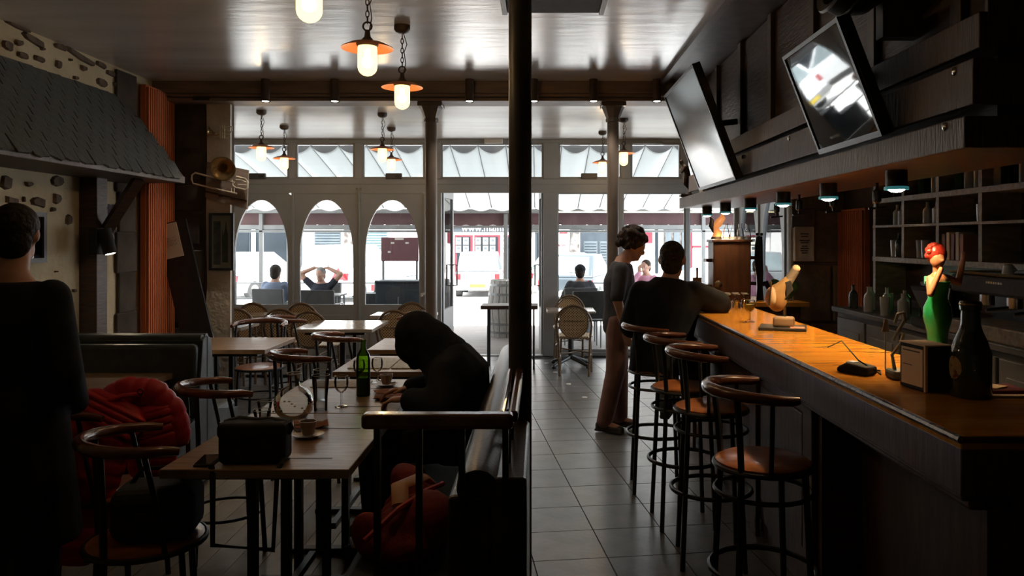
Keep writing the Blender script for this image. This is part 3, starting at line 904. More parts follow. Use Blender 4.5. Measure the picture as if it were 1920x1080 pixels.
fs += [(0, N, N + 1, 1), (1, N + 1, N + 2, 2)]
e = N - 3
fs += [(e, e + 1, N + e + 1, N + e), (e + 1, e + 2, N + e + 2, N + e + 1)]
sme = sb.add(vs, fs).mesh('stave')
for q in range(16):
    o = link('stave', sme, 'barrel', t); o.rotation_euler = (0, 0, 2 * math.pi * q / 16)
MB().lathe([(.26, .90), (.26, .915)], 24).build('head', 'barrel', t)
for z in (.08, .22, .70, .85):
    MB().lathe_open([(brl(z - .02) + .004, z - .02), (brl(z + .02) + .004, z + .02)], 24).build('hoop', 'alu', t, True)

# ---- terrace furniture
def terrace_chair(loc, rz, lab):
    t = thing('terrace_chair', lab, 'chair', loc, rz, 'dark terrace chairs')
    for sx in (-1, 1):
        MB().tube([(sx * .24, -.22, 0), (sx * .24, -.20, .44), (sx * .24, -.26, .86)], .012).build('leg', 'alu', t, True)
        MB().tube([(sx * .24, .22, 0), (sx * .24, .22, .64), (sx * .24, -.20, .66)], .012).build('leg', 'alu', t, True)
    MB().box(-.23, .23, -.22, .22, .43, .455).build('seat', 'awning_dark', t, bevel=.006)
    MB().box(-.23, .23, -.01, .01, 0, .40, Matrix.Translation((0, -.21, .47)) @ Matrix.Rotation(R(8), 4, 'X')).build('backrest', 'awning_dark', t, bevel=.006)
    return t
for p, rz, lab in [((-3.95, 11.62, 0), R(-8), 'dark sling terrace chair under the person in blue grey'), ((-3.60, 12.80, 0), R(172), 'dark sling terrace chair under the man with raised arms'),
                   ((-3.18, 11.35, 0), 0, 'empty dark sling terrace chair across the table from the man with raised arms'),
                   ((.70, 11.15, 0), R(6), 'empty dark sling terrace chair behind the cane chairs'), ((.635, 11.85, 0), 0, 'dark sling terrace chair under the man in the cap'),
                   ((1.80, 13.0, 0), R(143), 'dark sling terrace chair under the person in pink'), ((-2.7, 13.5, 0), R(175), 'empty dark sling terrace chair by the railing')]:
    terrace_chair(p, rz, lab)
def terrace_table(loc, lab, w_=.6):
    t = thing('terrace_table', lab, 'table', loc, group='terrace tables')
    MB().box(-w_ / 2, w_ / 2, -w_ / 2, w_ / 2, .72, .745).build('table_top', 'alu', t, bevel=.006)
    for sx in (-1, 1):
        for sy in (-1, 1):
            MB().cyl((sx * w_ * .45, sy * w_ * .45, 0), (sx * w_ * .42, sy * w_ * .42, .72), .014, n=8).build('leg', 'alu', t, True)
terrace_table((-3.28, 11.98, 0), 'pale metal terrace table in front of the man with raised arms', .5)
terrace_table((-3.98, 12.35, 0), 'pale metal terrace table in front of the person in blue grey', .5)
terrace_table((.66, 12.65, 0), 'pale metal terrace table in front of the man in the cap')
# ================================================================== opposite side of the street
YS = 30.0
ks = YS / 1450
def SX(px): return (px - 1010) * ks
def SZ(py): return 1.6 - (py - 448) * ks
GZ = -.34
# agency
t = thing('building', 'white shop with red window frames and a grey sign band across the street', 'building', (SX(895), YS, GZ))
x0, x1 = SX(842) - SX(895), SX(1003) - SX(895)
MB().box(x0, x1, 0, 6, 0, 7).build('wall', 'render_white', t)
MB().box(x0, x1, -.25, 0, SZ(421) - GZ, SZ(414) - GZ).build('cornice', 'shop_red', t)
MB().box(x0, x1, -.14, 0, SZ(435) - GZ, SZ(424) - GZ).build('sign_band', 'shop_grey', t)
text_mesh('sign_text', 'www.maim.', .36, 'render_white', t, (SX(907.5) - SX(895), -.15, SZ(428.4) - GZ), (R(90), 0, 0), .01)
for a, b_ in ((853, 886.5), (889.5, 938), (944, 992)):
    q0, q1 = SX(a) - SX(895), SX(b_) - SX(895)
    f = MB().box(q0, q1, -.06, 0, .25, SZ(441) - GZ).build('window', 'shop_red', t)
    MB().box(q0 + .09, q1 - .09, -.075, -.05, .35, SZ(444) - GZ).build('pane', 'dark_glass', f)
cardm = MB().box(-.1, .1, -.012, 0, -.135, .135).mesh('listing_card')
for px in (860, 874, 896.5, 910.5, 924, 946, 960, 974):
    for py in (452, 467):
        o = link('listing_card', cardm, 'paper', t); o.location = (SX(px) - SX(895), -.078, SZ(py) - GZ)
        if py == 452:
            pass
picm = MB().box(-.06, .06, -.003, 0, -.045, .06).mesh('listing_photo')
for px in (860, 874, 896.5, 910.5, 924, 946, 960, 974):
    for py in (451, 466):
        o = link('listing_photo', picm, 'shutter_grey', t); o.location = (SX(px) - SX(895), -.092, SZ(py) - GZ)

def building(px0, px1, h, m, lab):
    t = thing('building', lab, 'building', (SX(px0), YS, GZ))
    MB().box(.02, SX(px1) - SX(px0) - .02, 0, 6, 0, h).build('wall', m, t)
    return t
def shutter(t, base, a, b_, z0, z1, m, n=18, d=-.05):
    q0, q1 = SX(a) - SX(base), SX(b_) - SX(base)
    f = MB().box(q0, q1, d, 0, z0, z1).build('shutter_panel', m, t)
    bb = MB()
    for i in range(n):
        z = z0 + (z1 - z0) * (i + .5) / n
        bb.box(q0 + .04, q1 - .04, d - .03, d, z - .35 * (z1 - z0) / n, z + .25 * (z1 - z0) / n)
    bb.build('slats', m, f)
t = building(660, 842, 7, 'render_white', 'white facade with a pale turquoise slatted shutter across the street')
shutter(t, 660, 684, 728, .1, SZ(432) - GZ, 'shutter', 22)
t = building(470, 655, 7.5, 'render_white', 'white facade with a blue framed window and stone pier across the street')
shutter(t, 470, 590, 640, .8, SZ(432) - GZ, 'shutter_grey', 14)
MB().box(SX(646) - SX(470), SX(660) - SX(470), -.1, 0, 0, 7).build('stone_pier', 'stone_facade', t)
MB().box(SX(563) - SX(470), SX(567) - SX(470), -.1, 0, 0, 3).build('drainpipe', 'shop_grey', t)
MB().box(SX(480) - SX(470), SX(552) - SX(470), -.05, 0, .5, 2.6).build('window', 'dark_glass', t)
t = building(360, 470, 8, 'shop_grey', 'bluish grey facade at the street corner')
for q in range(2):
    MB().box(.3 + q * 1.1, 1.1 + q * 1.1, -.05, 0, 1.0, 2.4).build('window', 'dark_glass', t)
t = building(1003, 1040, 6.5, 'shop_grey', 'dark shopfront with a red door post across the street')
MB().box(SX(1016) - SX(1003), SX(1021) - SX(1003), -.1, 0, 0, 3).build('door_post', 'shop_red', t)
MB().box(.1, SX(1015) - SX(1003), -.06, 0, .4, 2.4).build('pane', 'dark_glass', t)
t = building(1040, 1142, 7, 'render_white', 'white facade with grey roller door and stone pier across the street')
MB().box(SX(1046) - SX(1040), SX(1068) - SX(1040), -.05, 0, .2, SZ(432) - GZ).build('poster_window', 'render_white', t)
b = MB()
for q in range(5):
    b.tube([(.1 + .07 * q + .03 * math.sin(3 * w_), -.056, SZ(460) - GZ + .05 * math.sin(5 * w_ + q)) for w_ in (0, .3, .6, .9, 1.2)], .012, 5)
b.build('poster_script', 'tail_red', t)
MB().box(SX(1046) - SX(1040) + .05, SX(1064) - SX(1040), -.062, -.05, SZ(438) - GZ, SZ(435) - GZ).build('poster_line', 'tail_red', t)
MB().box(SX(1069) - SX(1040), SX(1086) - SX(1040), -.15, 0, 0, 7).build('stone_pier', 'stone_facade', t)
MB().box(SX(1088) - SX(1040), SX(1141) - SX(1040), -.04, 0, 0, SZ(430) - GZ).build('door_frame', 'shop_grey', t)
shutter(t, 1040, 1094, 1120, .15, SZ(452) - GZ, 'shutter_grey', 16, -.07)
shutter(t, 1040, 1124, 1139, .15, SZ(452) - GZ, 'shutter_grey', 16, -.07)
t = building(1142, 1245, 7, 'render_white', 'white facade with a red poster and narrow blue window across the street')
MB().box(SX(1204) - SX(1142), SX(1223) - SX(1142), -.05, 0, SZ(456) - GZ, SZ(434) - GZ).build('poster', 'shop_red', t)
MB().box(SX(1228) - SX(1142), SX(1234) - SX(1142), -.05, 0, .6, 2.4).build('window', 'dark_glass', t)
t = building(1245, 1292, 7, 'stone_facade', 'brownish shopfront with grey curtain panels across the street')
for q in range(3):
    MB().box(.05 + q * .32, .28 + q * .32, -.06, 0, .5, 2.3).build('curtain_panel', 'shutter_grey', t)
t = building(1292, 1500, 7, 'render_white', 'white facade with red trim and slatted blinds across the street')
MB().box(.05, .12, -.08, 0, 0, 3).build('trim_post', 'shop_red', t)
shutter(t, 1292, 1398, 1432, .6, SZ(428) - GZ, 'shutter', 16)
MB().box(.1, .9, -.08, 0, 1.6, 1.68).build('trim_rail', 'shop_red', t)
for q in range(6):
    MB().box(1.8 + q * .3, 2.05 + q * .3, -.1, 0, 2.2, 3).build('awning_pleat', 'alu', t)

# ================================================================== cars
def car(loc, rz, L_, W, H, paint, lab, hatch=.35, plate='plate_yellow', ptext=None):
    t = thing('car', lab, 'car', loc, rz)
    # rear at local y=0 facing -y
    hw = W / 2
    zb, zs = .22, H * .58
    secs = [(.0, hw * .94, zb + .06, hw * .95, zs * .96), (.12, hw, zb, hw, zs), (L_ * .5, hw, zb, hw, zs), (L_ * .78, hw, zb, hw * .98, zs * .97), (L_ * .97, hw * .93, zb + .04, hw * .9, zs * .78), (L_, hw * .85, zb + .1, hw * .8, zs * .7)]
    b = MB(); vs = []; fs = []
    for y, wb, z0, wt, z1 in secs:
        zm = (z0 + z1) / 2
        vs += [(-wb * .96, y, z0), (wb * .96, y, z0), (wb * 1.02, y, zm), (wt * .97, y, z1), (-wt * .97, y, z1), (-wb * 1.02, y, zm)]
    for j in range(len(secs) - 1):
        for i in range(6):
            fs.append((j * 6 + i, j * 6 + (i + 1) % 6, j * 6 + 6 + (i + 1) % 6, j * 6 + 6 + i))
    fs += [tuple(range(5, -1, -1)), tuple(range(len(secs) * 6 - 6, len(secs) * 6))]
    b.add(vs, fs).build('body', paint, t, True, bevel=.03, angle=50)
    rt = hw * .80
    y0, y1, y2, y3 = .06, hatch, L_ * .48, L_ * .74
    b = MB()
    vs = [(-hw * .93, y0, zs - .01), (hw * .93, y0, zs - .01), (hw * .93, y3, zs - .02), (-hw * .93, y3, zs - .02), (-rt, y1, H), (rt, y1, H), (rt, y2, H), (-rt, y2, H)]
    b.add(vs, [(0, 1, 5, 4), (1, 2, 6, 5), (2, 3, 7, 6), (3, 0, 4, 7), (4, 5, 6, 7), (3, 2, 1, 0)])
    b.build('cabin', paint, t, True, bevel=.04)
    def pan(q, c, s_, off):
        ctr = sum((Vector(p) for p in q), Vector()) / 4
        nrm = (Vector(q[1]) - Vector(q[0])).cross(Vector(q[3]) - Vector(q[0])).normalized()
        pts = [ctr + (Vector(p) - ctr) * s_ for p in q]
        m_ = MB().add([p + nrm * off for p in pts] + [p - nrm * .005 for p in pts], [(0, 1, 2, 3), (7, 6, 5, 4), (0, 4, 5, 1), (1, 5, 6, 2), (2, 6, 7, 3), (3, 7, 4, 0)])
        m_.build(c, 'car_glass', t)
    pan([vs[0], vs[1], vs[5], vs[4]], 'rear_window', .82, .006)
    pan([vs[1], vs[2], vs[6], vs[5]], 'side_window', .80, .006)
    pan([vs[3], vs[0], vs[4], vs[7]], 'side_window', .80, .006)
    pan([vs[2], vs[3], vs[7], vs[6]], 'windscreen', .85, .006)
    wr = .29
    for sx in (-1, 1):
        for y in (L_ * .18, L_ * .82):
            wh = MB()
            wh.cyl((sx * (hw - .18), y, wr), (sx * (hw + .02), y, wr), wr, n=20)
            w0 = wh.build('wheel', 'tyre', t, True)
            MB().cyl((sx * (hw + .018), y, wr), (sx * (hw + .03), y, wr), wr * .62, n=14).build('hubcap', 'alu', w0, True)
        MB().box(sx * hw * .86 - .08, sx * hw * .86 + .08, -.02, .06, zs * .68, zs * .9).build('tail_light', 'tail_red', t, bevel=.01)
    MB().box(-hw * .98, hw * .98, -.09, .05, zb + .08, zb + .26).build('bumper', 'alu', t, bevel=.03)
    MB().box(-.26, .26, -.10, -.088, zb + .11, zb + .23).build('number_plate', plate, t)
    if ptext:
        text_mesh('plate_text', ptext, .10, 'black_matte', t, (0, -.104, zb + .17), (R(90), 0, 0), .002)
    MB().cyl((.1, .10, zs + .12), (.42, .12, zs + .16), .012, n=6).build('wiper', 'black_matte', t)
    return t
car((-2.02, 25.6, GZ), 0, 3.4, 1.5, 1.5, 'car_silver', 'pale grey boxy hatchback with a yellow number plate seen from behind', .25, ptext='D 16 NA 7')
car((.75, 21.8, GZ), R(-16), 3.9, 1.68, 1.48, 'car_dark', 'dark metallic hatchback seen from behind beyond the man in the cap', .7, plate='render_white')
estate = car((-6.5, 23.3, GZ), R(-15), 4.4, 1.75, 1.75, 'car_white', 'large white estate car parked beyond the man with raised arms', .3)
car((-3.75, 21.0, GZ), R(4), 3.8, 1.65, 1.35, 'car_white', 'low white car seen from behind below the maroon notice board', .5)
car((-10.2, 24.5, GZ), R(-20), 4.0, 1.7, 1.5, 'car_white', 'white car parked at the street corner beyond the person in blue grey', .4)
car((-.3, 27.6, GZ), R(-84), 3.9, 1.65, 1.45, 'car_white', 'white car parked behind the pale grey boxy hatchback', .5)
car((8.2, 26.5, GZ), R(70), 4.0, 1.7, 1.5, 'car_white', 'white car parked outside the arched side windows', .5)
MB().prism([(.32, .72), (.82, .72), (.57, 1.08)], 'y', -.11, -.03).build('hazard_triangle', 'tail_red', estate)['label'] = 'red triangular hazard sticker'
# ================================================================== CHAIRS, STOOLS, TABLES, BENCHES
def pol(r, a, z): return (r * math.cos(R(a)), r * math.sin(R(a)), z)

def horseshoe(r, z, half, rr, drop=0.0, ext=0.0):
    pts = []; rad = []
    n = 20
    if ext:
        pts.append((r * math.cos(R(180 - half)) + ext, r * math.sin(R(180 - half)), z - drop)); rad.append(rr * .75)
    for i in range(n + 1):
        a = 180 - half + 2 * half * i / n
        pts.append(pol(r, a, z + .012 * math.cos(R(a - 180))))
        rad.append(rr * (1.0 + .25 * math.cos(R(a - 180))))
    if ext:
        pts.append((r * math.cos(R(180 + half)) + ext, r * math.sin(R(180 + half)), z - drop)); rad.append(rr * .75)
    return MB().tube(pts, rad, 10, flat=1.0)

def captain_chair(loc, rz, lab):
    """faces local +x"""
    t = thing('bistro_chair', lab, 'chair', loc, rz, 'bistro chairs with curved top rails')
    MB().lathe([(0, .437), (.19, .437), (.205, .445), (.205, .458), (.18, .466), (0, .460)], 28).build('seat', 'wood_seat', t, True)
    MB().tube(arc((0, 0), .212, 0, 360, 28, z=.448)[:-1], .011, 8, True).build('seat_ring', 'black_metal', t, True)
    horseshoe(.222, .835, 98, .020, .01, .05).build('top_rail', 'wood_rail', t, True)
    for a in (45, -45):
        MB().tube([pol(.195, a, .44), pol(.225, a, 0)], .0125).build('leg', 'black_metal', t, True)
    for a in (138, -138):
        MB().tube([pol(.235, a, 0), pol(.205, a, .44), pol(.210, a, .64), pol(.222, a, .83)], .0125).build('leg', 'black_metal', t, True)
    for a in (98, -98):
        MB().tube([pol(.205, a * .8, .44), pol(.22, a * .9, .64), pol(.222, a, .825)], .010).build('arm_post', 'black_metal', t, True)
    MB().tube(arc((0, 0), .19, 0, 360, 24, z=.20)[:-1], .008, 6, True).build('foot_ring', 'black_metal', t, True)
    return t

cc = captain_chair((-1.50, 2.96, 0), R(33), 'bistro chair carrying a black bag on its seat at the near table corner')
for p, rz, lab in [((-1.62, 4.0, 0), R(34), 'bistro chair pulled up to the long table beside the glass carafe'),
                   ((-2.36, 7.40, 0), R(30), 'bistro chair at the corner of the pale table before the arched doors'),
                   ((-1.53, 5.1, 0), R(36), 'bistro chair at the table covered with a newspaper'),
                   ((-1.53, 6.05, 0), R(33), 'bistro chair at the small table behind the newspaper table'),
                   ((-1.30, 7.75, 0), R(180), 'bistro chair with its rail towards the doorway at the pale table'),
                   ((-2.50, 6.93, 0), R(-90), 'bistro chair facing the booth table before the stone pillar'),
                   ((-1.94, 3.55, 0), R(-4), 'bistro chair hidden under a red puffer jacket')]:
    copy_tree(cc, p, rz, lab)

def bar_stool(loc, rz, lab):
    t = thing('bar_stool', lab, 'stool', loc, rz, 'bar stools along the counter')
    MB().lathe([(0, .748), (.16, .748), (.175, .756), (.175, .768), (.155, .777), (0, .770)], 28).build('seat', 'wood_seat', t, True)
    MB().tube(arc((0, 0), .178, 0, 360, 28, z=.752)[:-1], .010, 8, True).build('seat_ring', 'black_metal', t, True)
    horseshoe(.205, 1.03, 98, .019, .0, .03).build('top_rail', 'wood_rail', t, True)
    for a in (45, -45):
        MB().tube([pol(.165, a, .75), pol(.205, a, 0)], .0125).build('leg', 'black_metal', t, True)
    for a in (135, -135):
        MB().tube([pol(.215, a, 0), pol(.172, a, .75), pol(.185, a, .88), pol(.205, a, 1.025)], .0125).build('leg', 'black_metal', t, True)
    for a in (100, -100):
        MB().tube([pol(.172, a, .75), pol(.20, a, 1.02)], .009).build('back_post', 'black_metal', t, True)
    MB().tube(arc((0, 0), .176, 0, 360, 28, z=.655)[:-1], .009, 8, True).build('upper_ring', 'black_metal', t, True)
    MB().tube(arc((0, 0), .196, 0, 360, 28, z=.36)[:-1], .011, 8, True).build('foot_ring', 'black_metal', t, True)
    return t
st0 = bar_stool((.845, 2.92, 0), R(4), 'bar stool with a lit seat, alone before the dark recess of the bar')
for p, rz, lab in [((.86, 3.86, 0), R(-6), 'second bar stool along the counter from the dark recess'),
                   ((.82, 4.38, 0), R(2), 'third bar stool along the counter from the dark recess'),
                   ((.76, 4.98, 0), R(-4), 'bar stool under the man in the dark jacket')]:
    copy_tree(st0, p, rz, lab)

def cane_chair(loc, rz, lab):
    """faces local +y, back at -y"""
    t = thing('cane_chair', lab, 'chair', loc, rz, 'cane bistro chairs')
    hoop = [(-.17, -.17, 0), (-.185, -.18, .44)]
    for i in range(17):
        a = math.pi - math.pi * i / 16
        hoop.append((.205 * math.cos(a), -.20 - .05 * math.sin(a) - .02, .60 + .235 * math.sin(a)))
    hoop += [(.185, -.18, .44), (.17, -.17, 0)]
    MB().tube(hoop, .014, 8).build('back_hoop', 'rattan', t, True)
    # woven oval panel, slightly curved
    vs = []; fs = []
    n = 28
    for f in (0, 1):
        off = .008 if f else -.008
        vs.append((0, -.235 + off, .635))
        for k_ in range(n):
            a = 2 * math.pi * k_ / n
            x = .165 * math.cos(a); z = .635 + .175 * math.sin(a)
            vs.append((x, -.235 - .03 * (z - .635) / .2 + off + .25 * x * x, z))
    for k_ in range(n):
        k2 = (k_ + 1) % n
        fs += [(0, 1 + k_, 1 + k2), (n + 1, n + 2 + k2, n + 2 + k_), (1 + k_, n + 2 + k_, n + 2 + k2, 1 + k2)]
    MB().add(vs, fs).build('woven_back', 'cane', t, True)
    MB().tube([(.168 * math.cos(2 * math.pi * q / 24), -.237, .635 + .178 * math.sin(2 * math.pi * q / 24)) for q in range(24)], .009, 6, True).build('panel_rim', 'rattan', t, True)
    MB().tube([(-.2, -.225, .65), (0, -.25, .652), (.2, -.225, .65)], .007, 6).build('back_rail', 'rattan', t, True)
    b = MB()
    pts = [(-.17, -.18), (.17, -.18), (.21, .05), (.19, .18), (.10, .22), (-.10, .22), (-.19, .18), (-.21, .05)]
    b.prism(pts, 'z', .435, .47).build('seat', 'cane_light', t, bevel=.012)
    for sx in (-1, 1):
        MB().tube([(sx * .19, .17, 0), (sx * .175, .16, .44)], .013).build('leg', 'rattan', t, True)
        MB().tube([(sx * .17, -.17, .20), (sx * .18, .16, .22)], .008, 6).build('stretcher', 'rattan', t, True)
    MB().tube([(-.17, -.17, .26), (.18, .16, .26)], .008, 6).build('stretcher', 'rattan', t, True)
    MB().tube([(.17, -.17, .28), (-.18, .16, .28)], .008, 6).build('stretcher', 'rattan', t, True)
    return t
ch0 = cane_chair((.43, 9.16, 0), R(-6), 'round-backed cane chair in front of the small table by the doorway window')
for p, rz, lab in [((.40, 10.18, 0), R(176), 'round-backed cane chair on the terrace side of the table by the doorway window'),
                   ((-3.42, 9.45, 0), R(5), 'round-backed cane chair at the window table below the person in blue grey'),
                   ((-3.27, 8.72, 0), R(-8), 'round-backed cane chair behind the stone pillar, beside the pale table edge'),
                   ((-3.36, 8.20, 0), R(10), 'round-backed cane chair half hidden by the stone pillar'),
                   ((-2.80, 9.45, 0), R(-5), 'round-backed cane chair against the arched door below the man with raised arms'),
                   ((-2.835, 8.66, 0), R(6), 'round-backed cane chair between the pale table and the arched doors'),
                   ((-2.40, 8.40, 0), R(-4), 'round-backed cane chair directly behind the pale table'),
                   ((-1.54, 9.52, 0), R(4), 'round-backed cane chair against the arched door beside the slim column'),
                   ((-1.52, 8.52, 0), R(-5), 'round-backed cane chair behind the hunched guest')]:
    copy_tree(ch0, p, rz, lab)

def table(x0, x1, y0, y1, lab, top='wood_table', z=.75, th=.035, pairs=True, group='dining tables', inlay=True, ly=None):
    t = thing('dining_table', lab, 'table', ((x0 + x1) / 2, (y0 + y1) / 2, 0), group=group)
    hx, hy = (x1 - x0) / 2, (y1 - y0) / 2
    MB().box(-hx, hx, -hy, hy, z - th, z).build('table_top', top, t, bevel=.004)
    if inlay:
        for y in (-hy + .14, hy - .30):
            MB().box(hx - .28, hx - .10, y, y + .012, z - .001, z + .0012).build('inlay_strip', 'black_metal', t)
    MB().box(-hx + .09, hx - .09, -hy + .09, hy - .09, z - th - .03, z - th).build('apron', 'black_metal', t)
    for y in ly or (-hy + .17, hy - .17):
        for x in (-.065, .065) if pairs else (0,):
            MB().box(x - .017, x + .017, y - .017, y + .017, .03, z - th - .03).build('leg', 'black_metal', t)
        MB().box(-hx * .72, hx * .72, y - .03, y + .03, .0, .03).build('foot', 'black_metal', t, bevel=.008)
    MB().box(-.015, .015, *(ly or (-hy + .17, hy - .17)), .12, .15).build('stretcher', 'black_metal', t)
    return t
table(-1.40, -.70, 2.85, 3.765, 'long wooden dining table, the half with the black bag and coffee cup')
table(-1.40, -.70, 3.775, 4.69, 'long wooden dining table, the half with the green bottle')
t = table(-1.32, -.62, 4.95, 5.62, 'dining table covered with a pale newspaper', inlay=False)
table(-1.32, -.64, 5.93, 6.62, 'bare dining table behind the newspaper table')
table(-2.32, -1.57, 7.28, 8.08, 'pale glossy dining table before the arched doors', 'marble_top', inlay=False)
table(-3.28, -2.32, 4.15, 4.93, 'wooden booth table in front of the dark padded bench', inlay=False, ly=(-.27, -.10))
table(-3.2, -2.10, 5.93, 6.68, 'wooden booth table before the stone pillar', 'wood_table', inlay=False)
table(-3.55, -2.86, 7.42, 7.92, 'small pale table peeping out behind the stone pillar', 'marble_top', inlay=False)
table(-3.5, -2.75, 8.8, 9.17, 'small pale table between cane chairs below the person in blue grey', 'marble_top', inlay=False, z=.73)
table(-1.92, -1.2, 8.78, 9.22, 'small pale table between cane chairs beside the slim column', 'marble_top', inlay=False, z=.73)
# small table with four-star base by the doorway window
t = thing('cafe_table', 'small white cafe table on a four-star base by the doorway window', 'table', (.40, 9.72, 0))
MB().box(-.30, .30, -.27, .27, .69, .715).build('table_top', 'marble_top', t, bevel=.006)
MB().cyl((0, 0, .1), (0, 0, .69), .03, n=12).build('pedestal', 'black_metal', t, True)
for a in (45, 135, 225, 315):
    MB().tube([(0, 0, .12), pol(.18, a, .07), pol(.30, a, .035)], [.028, .024, .018], 8).build('foot', 'black_metal', t, True)
    MB().ell(pol(.30, a, .022), (.03, .03, .022)).build('glide', 'black_metal', t, True)
# tall narrow table in the doorway
t = thing('service_table', 'narrow table on thin dark legs standing by the open doorway', 'table', (-.36, 9.62, 0))
MB().box(-.35, .35, -.20, .20, .74, .785).build('table_top', 'wood_dark', t, bevel=.004)
for sx in (-.26, .30):
    for sy in (-.15, .15):
        MB().cyl((sx, sy, 0), (sx, sy, .74), .012, n=8).build('leg', 'black_metal', t, True)

# ---- booth benches (left)
def booth(y_back, sgn, x0, x1, lab):
    """back plane at y_back, seat on side sgn"""
    t = thing('booth_bench', lab, 'bench', ((x0 + x1) / 2, y_back, 0), group='padded booth benches')
    h = (x1 - x0) / 2
    MB().box(-h, h, *sorted((0, sgn * .062)), .04, .955).build('back_panel', 'leather_blue', t, bevel=.012)
    MB().tube([(-h, sgn * .03, .955), (h, sgn * .03, .955)], .028, 12).build('top_roll', 'leather_blue', t, True)
    MB().box(-h, h, *sorted((sgn * .062, sgn * .13)), .45, .93).build('back_cushion', 'leather_blue', t, bevel=.03, seg=3)
    MB().box(-h, h, *sorted((sgn * .062, sgn * .52)), .36, .46).build('seat_cushion', 'leather_blue', t, bevel=.035, seg=3)
    MB().box(-h + .01, h - .01, *sorted((sgn * .065, sgn * .48)), .03, .36).build('base', 'leather_dark', t)
    for sx in (-1, 1):
        b = MB()
        poly = [(sgn * .0, .04), (sgn * .49, .04), (sgn * .51, .40), (sgn * .14, .47), (sgn * .06, .95), (0, .97)]
        xx = sx * h
        b.prism(poly, 'x', min(xx, xx + sx * .018), max(xx, xx + sx * .018)).build('end_panel', 'leather_blue', t, bevel=.004)
booth(5.03, -1, -3.30, -2.175, 'padded booth bench facing the camera side behind the wooden booth table')
booth(5.035, 1, -3.30, -2.175, 'padded booth bench facing the stone pillar, back to back with its neighbour')
booth(3.52, 1, -3.30, -2.33, 'padded booth bench beside the standing person in black')

# ---- long bench with leather back and wooden rails (right)
t = thing('leather_bench', 'long dark leather bench with rolled back and wooden end rail along the aisle', 'bench', (-.2, 3.5, 0))
ya, yb = 2.26 - 3.5, 4.9 - 3.5
MB().box(-.03, .06, ya, yb, .03, .85).build('back_panel', 'leather_dark', t, bevel=.01)
MB().box(-.07, -.02, ya + .02, yb, .44, .84).build('back_cushion', 'leather_dark', t, bevel=.02, seg=3)
MB().tube([(.022, ya, .865), (.022, ya + .03, .868), (.022, yb, .868)], [.062, .066, .066], 18).build('top_roll', 'leather_dark', t, True)
MB().box(-.48, -.03, ya, yb, .36, .455).build('seat_cushion', 'leather_blue', t, bevel=.04, seg=4)
MB().box(-.44, -.03, ya + .01, yb - .01, .03, .36).build('base', 'leather_dark', t)
MB().box(-.305, .128, 2.19 - 3.5, 2.245 - 3.5, 1.058, 1.102).build('end_rail', 'wood_rail', t, bevel=.012, seg=3)
for x0, x1 in ((.082, .102), (.112, .14)):
    MB().box(x0, x1, 2.245 - 3.5, 2.99 - 3.5, 1.065, 1.10).build('top_rail', 'wood_rail', t, bevel=.008)
for x in (-.262, -.142, -.02, .105):
    MB().box(x - .009, x + .009, 2.205 - 3.5, 2.228 - 3.5, .0, 1.06).build('upright', 'black_metal', t)
for y in (2.42, 2.7, 2.95):
    MB().cyl((.105, y - 3.5, .84), (.105, y - 3.5, 1.067), .009, n=8).build('rail_post', 'black_metal', t, True)
MB().box(.06, .165, ya, 2.98 - 3.5, .03, .90).build('side_panel', 'leather_dark', t, bevel=.01)
# ================================================================== BAR
t = thing('bar_counter', 'long wooden bar counter with amber top and dark panelled front', 'bar', (1.2, 4.0, 0))
def bx(n, m, x0, x1, y0, y1, z0, z1, bev=.0, par=None):
    return MB().box(x0 - 1.2, x1 - 1.2, y0 - 4, y1 - 4, z0, z1).build(n, m, par or t, bevel=bev)
bx('counter_top', 'bar_top', 1.03, 1.50, 1.885, 6.45, 1.085, 1.12, .004)
bx('return_top', 'bar_top', 1.50, 2.05, 5.85, 6.45, 1.085, 1.12, .004)
MB().tube([(1.025 - 1.2, 1.875 - 4, 1.112), (1.025 - 1.2, 6.45 - 4, 1.112)], .010, 8).build('edge_trim', 'bar_edge', t, True)
MB().tube([(1.025 - 1.2, 1.877 - 4, 1.112), (1.50 - 1.2, 1.877 - 4, 1.112)], .008, 8).build('edge_trim', 'wood_bar', t, True)
bx('fascia', 'wood_bar', 1.035, 1.075, 1.895, 6.43, .968, 1.086, .003)
bx('fascia', 'wood_bar', 1.075, 1.50, 1.895, 1.935, .968, 1.086, .003)
bx('moulding', 'wood_bar', 1.055, 1.12, 1.925, 6.43, .945, .968, .006)
bx('moulding', 'wood_bar', 1.085, 1.15, 1.945, 6.43, .915, .945, .008)
bx('moulding', 'wood_bar', 1.12, 1.50, 1.945, 1.985, .915, .968, .006)
bx('front_panel', 'wood_bar', 1.19, 1.22, 3.25, 6.4, .1, .915)
bx('front_panel', 'wood_bar', 1.34, 1.37, 2.10, 3.25, .1, .915)
bx('side_panel', 'wood_bar', 1.22, 1.37, 3.25, 3.28, .1, .915)
bx('end_panel', 'wood_bar', 1.16, 1.50, 2.0, 2.10, .0, .915)
bx('body', 'wood_bar', 1.37, 1.48, 2.05, 6.4, .0, 1.085)
bx('plinth', 'wood_bar', 1.21, 1.40, 2.10, 6.4, .0, .10)
for y in (3.30, 4.15, 5.0, 5.85):
    bx('pilaster', 'wood_bar', 1.165, 1.19, y, y + .12, .0, .915, .006)
for y in (3.46, 4.31, 5.16):
    bx('raised_panel', 'wood_bar', 1.178, 1.19, y, y + .65, .22, .82, .01)
bx('work_shelf', 'wood_bar', 1.48, 1.80, 2.4, 4.2, .975, 1.0, .003)
bx('return_body', 'wood_bar', 1.48, 2.0, 5.9, 6.4, 0, 1.085)

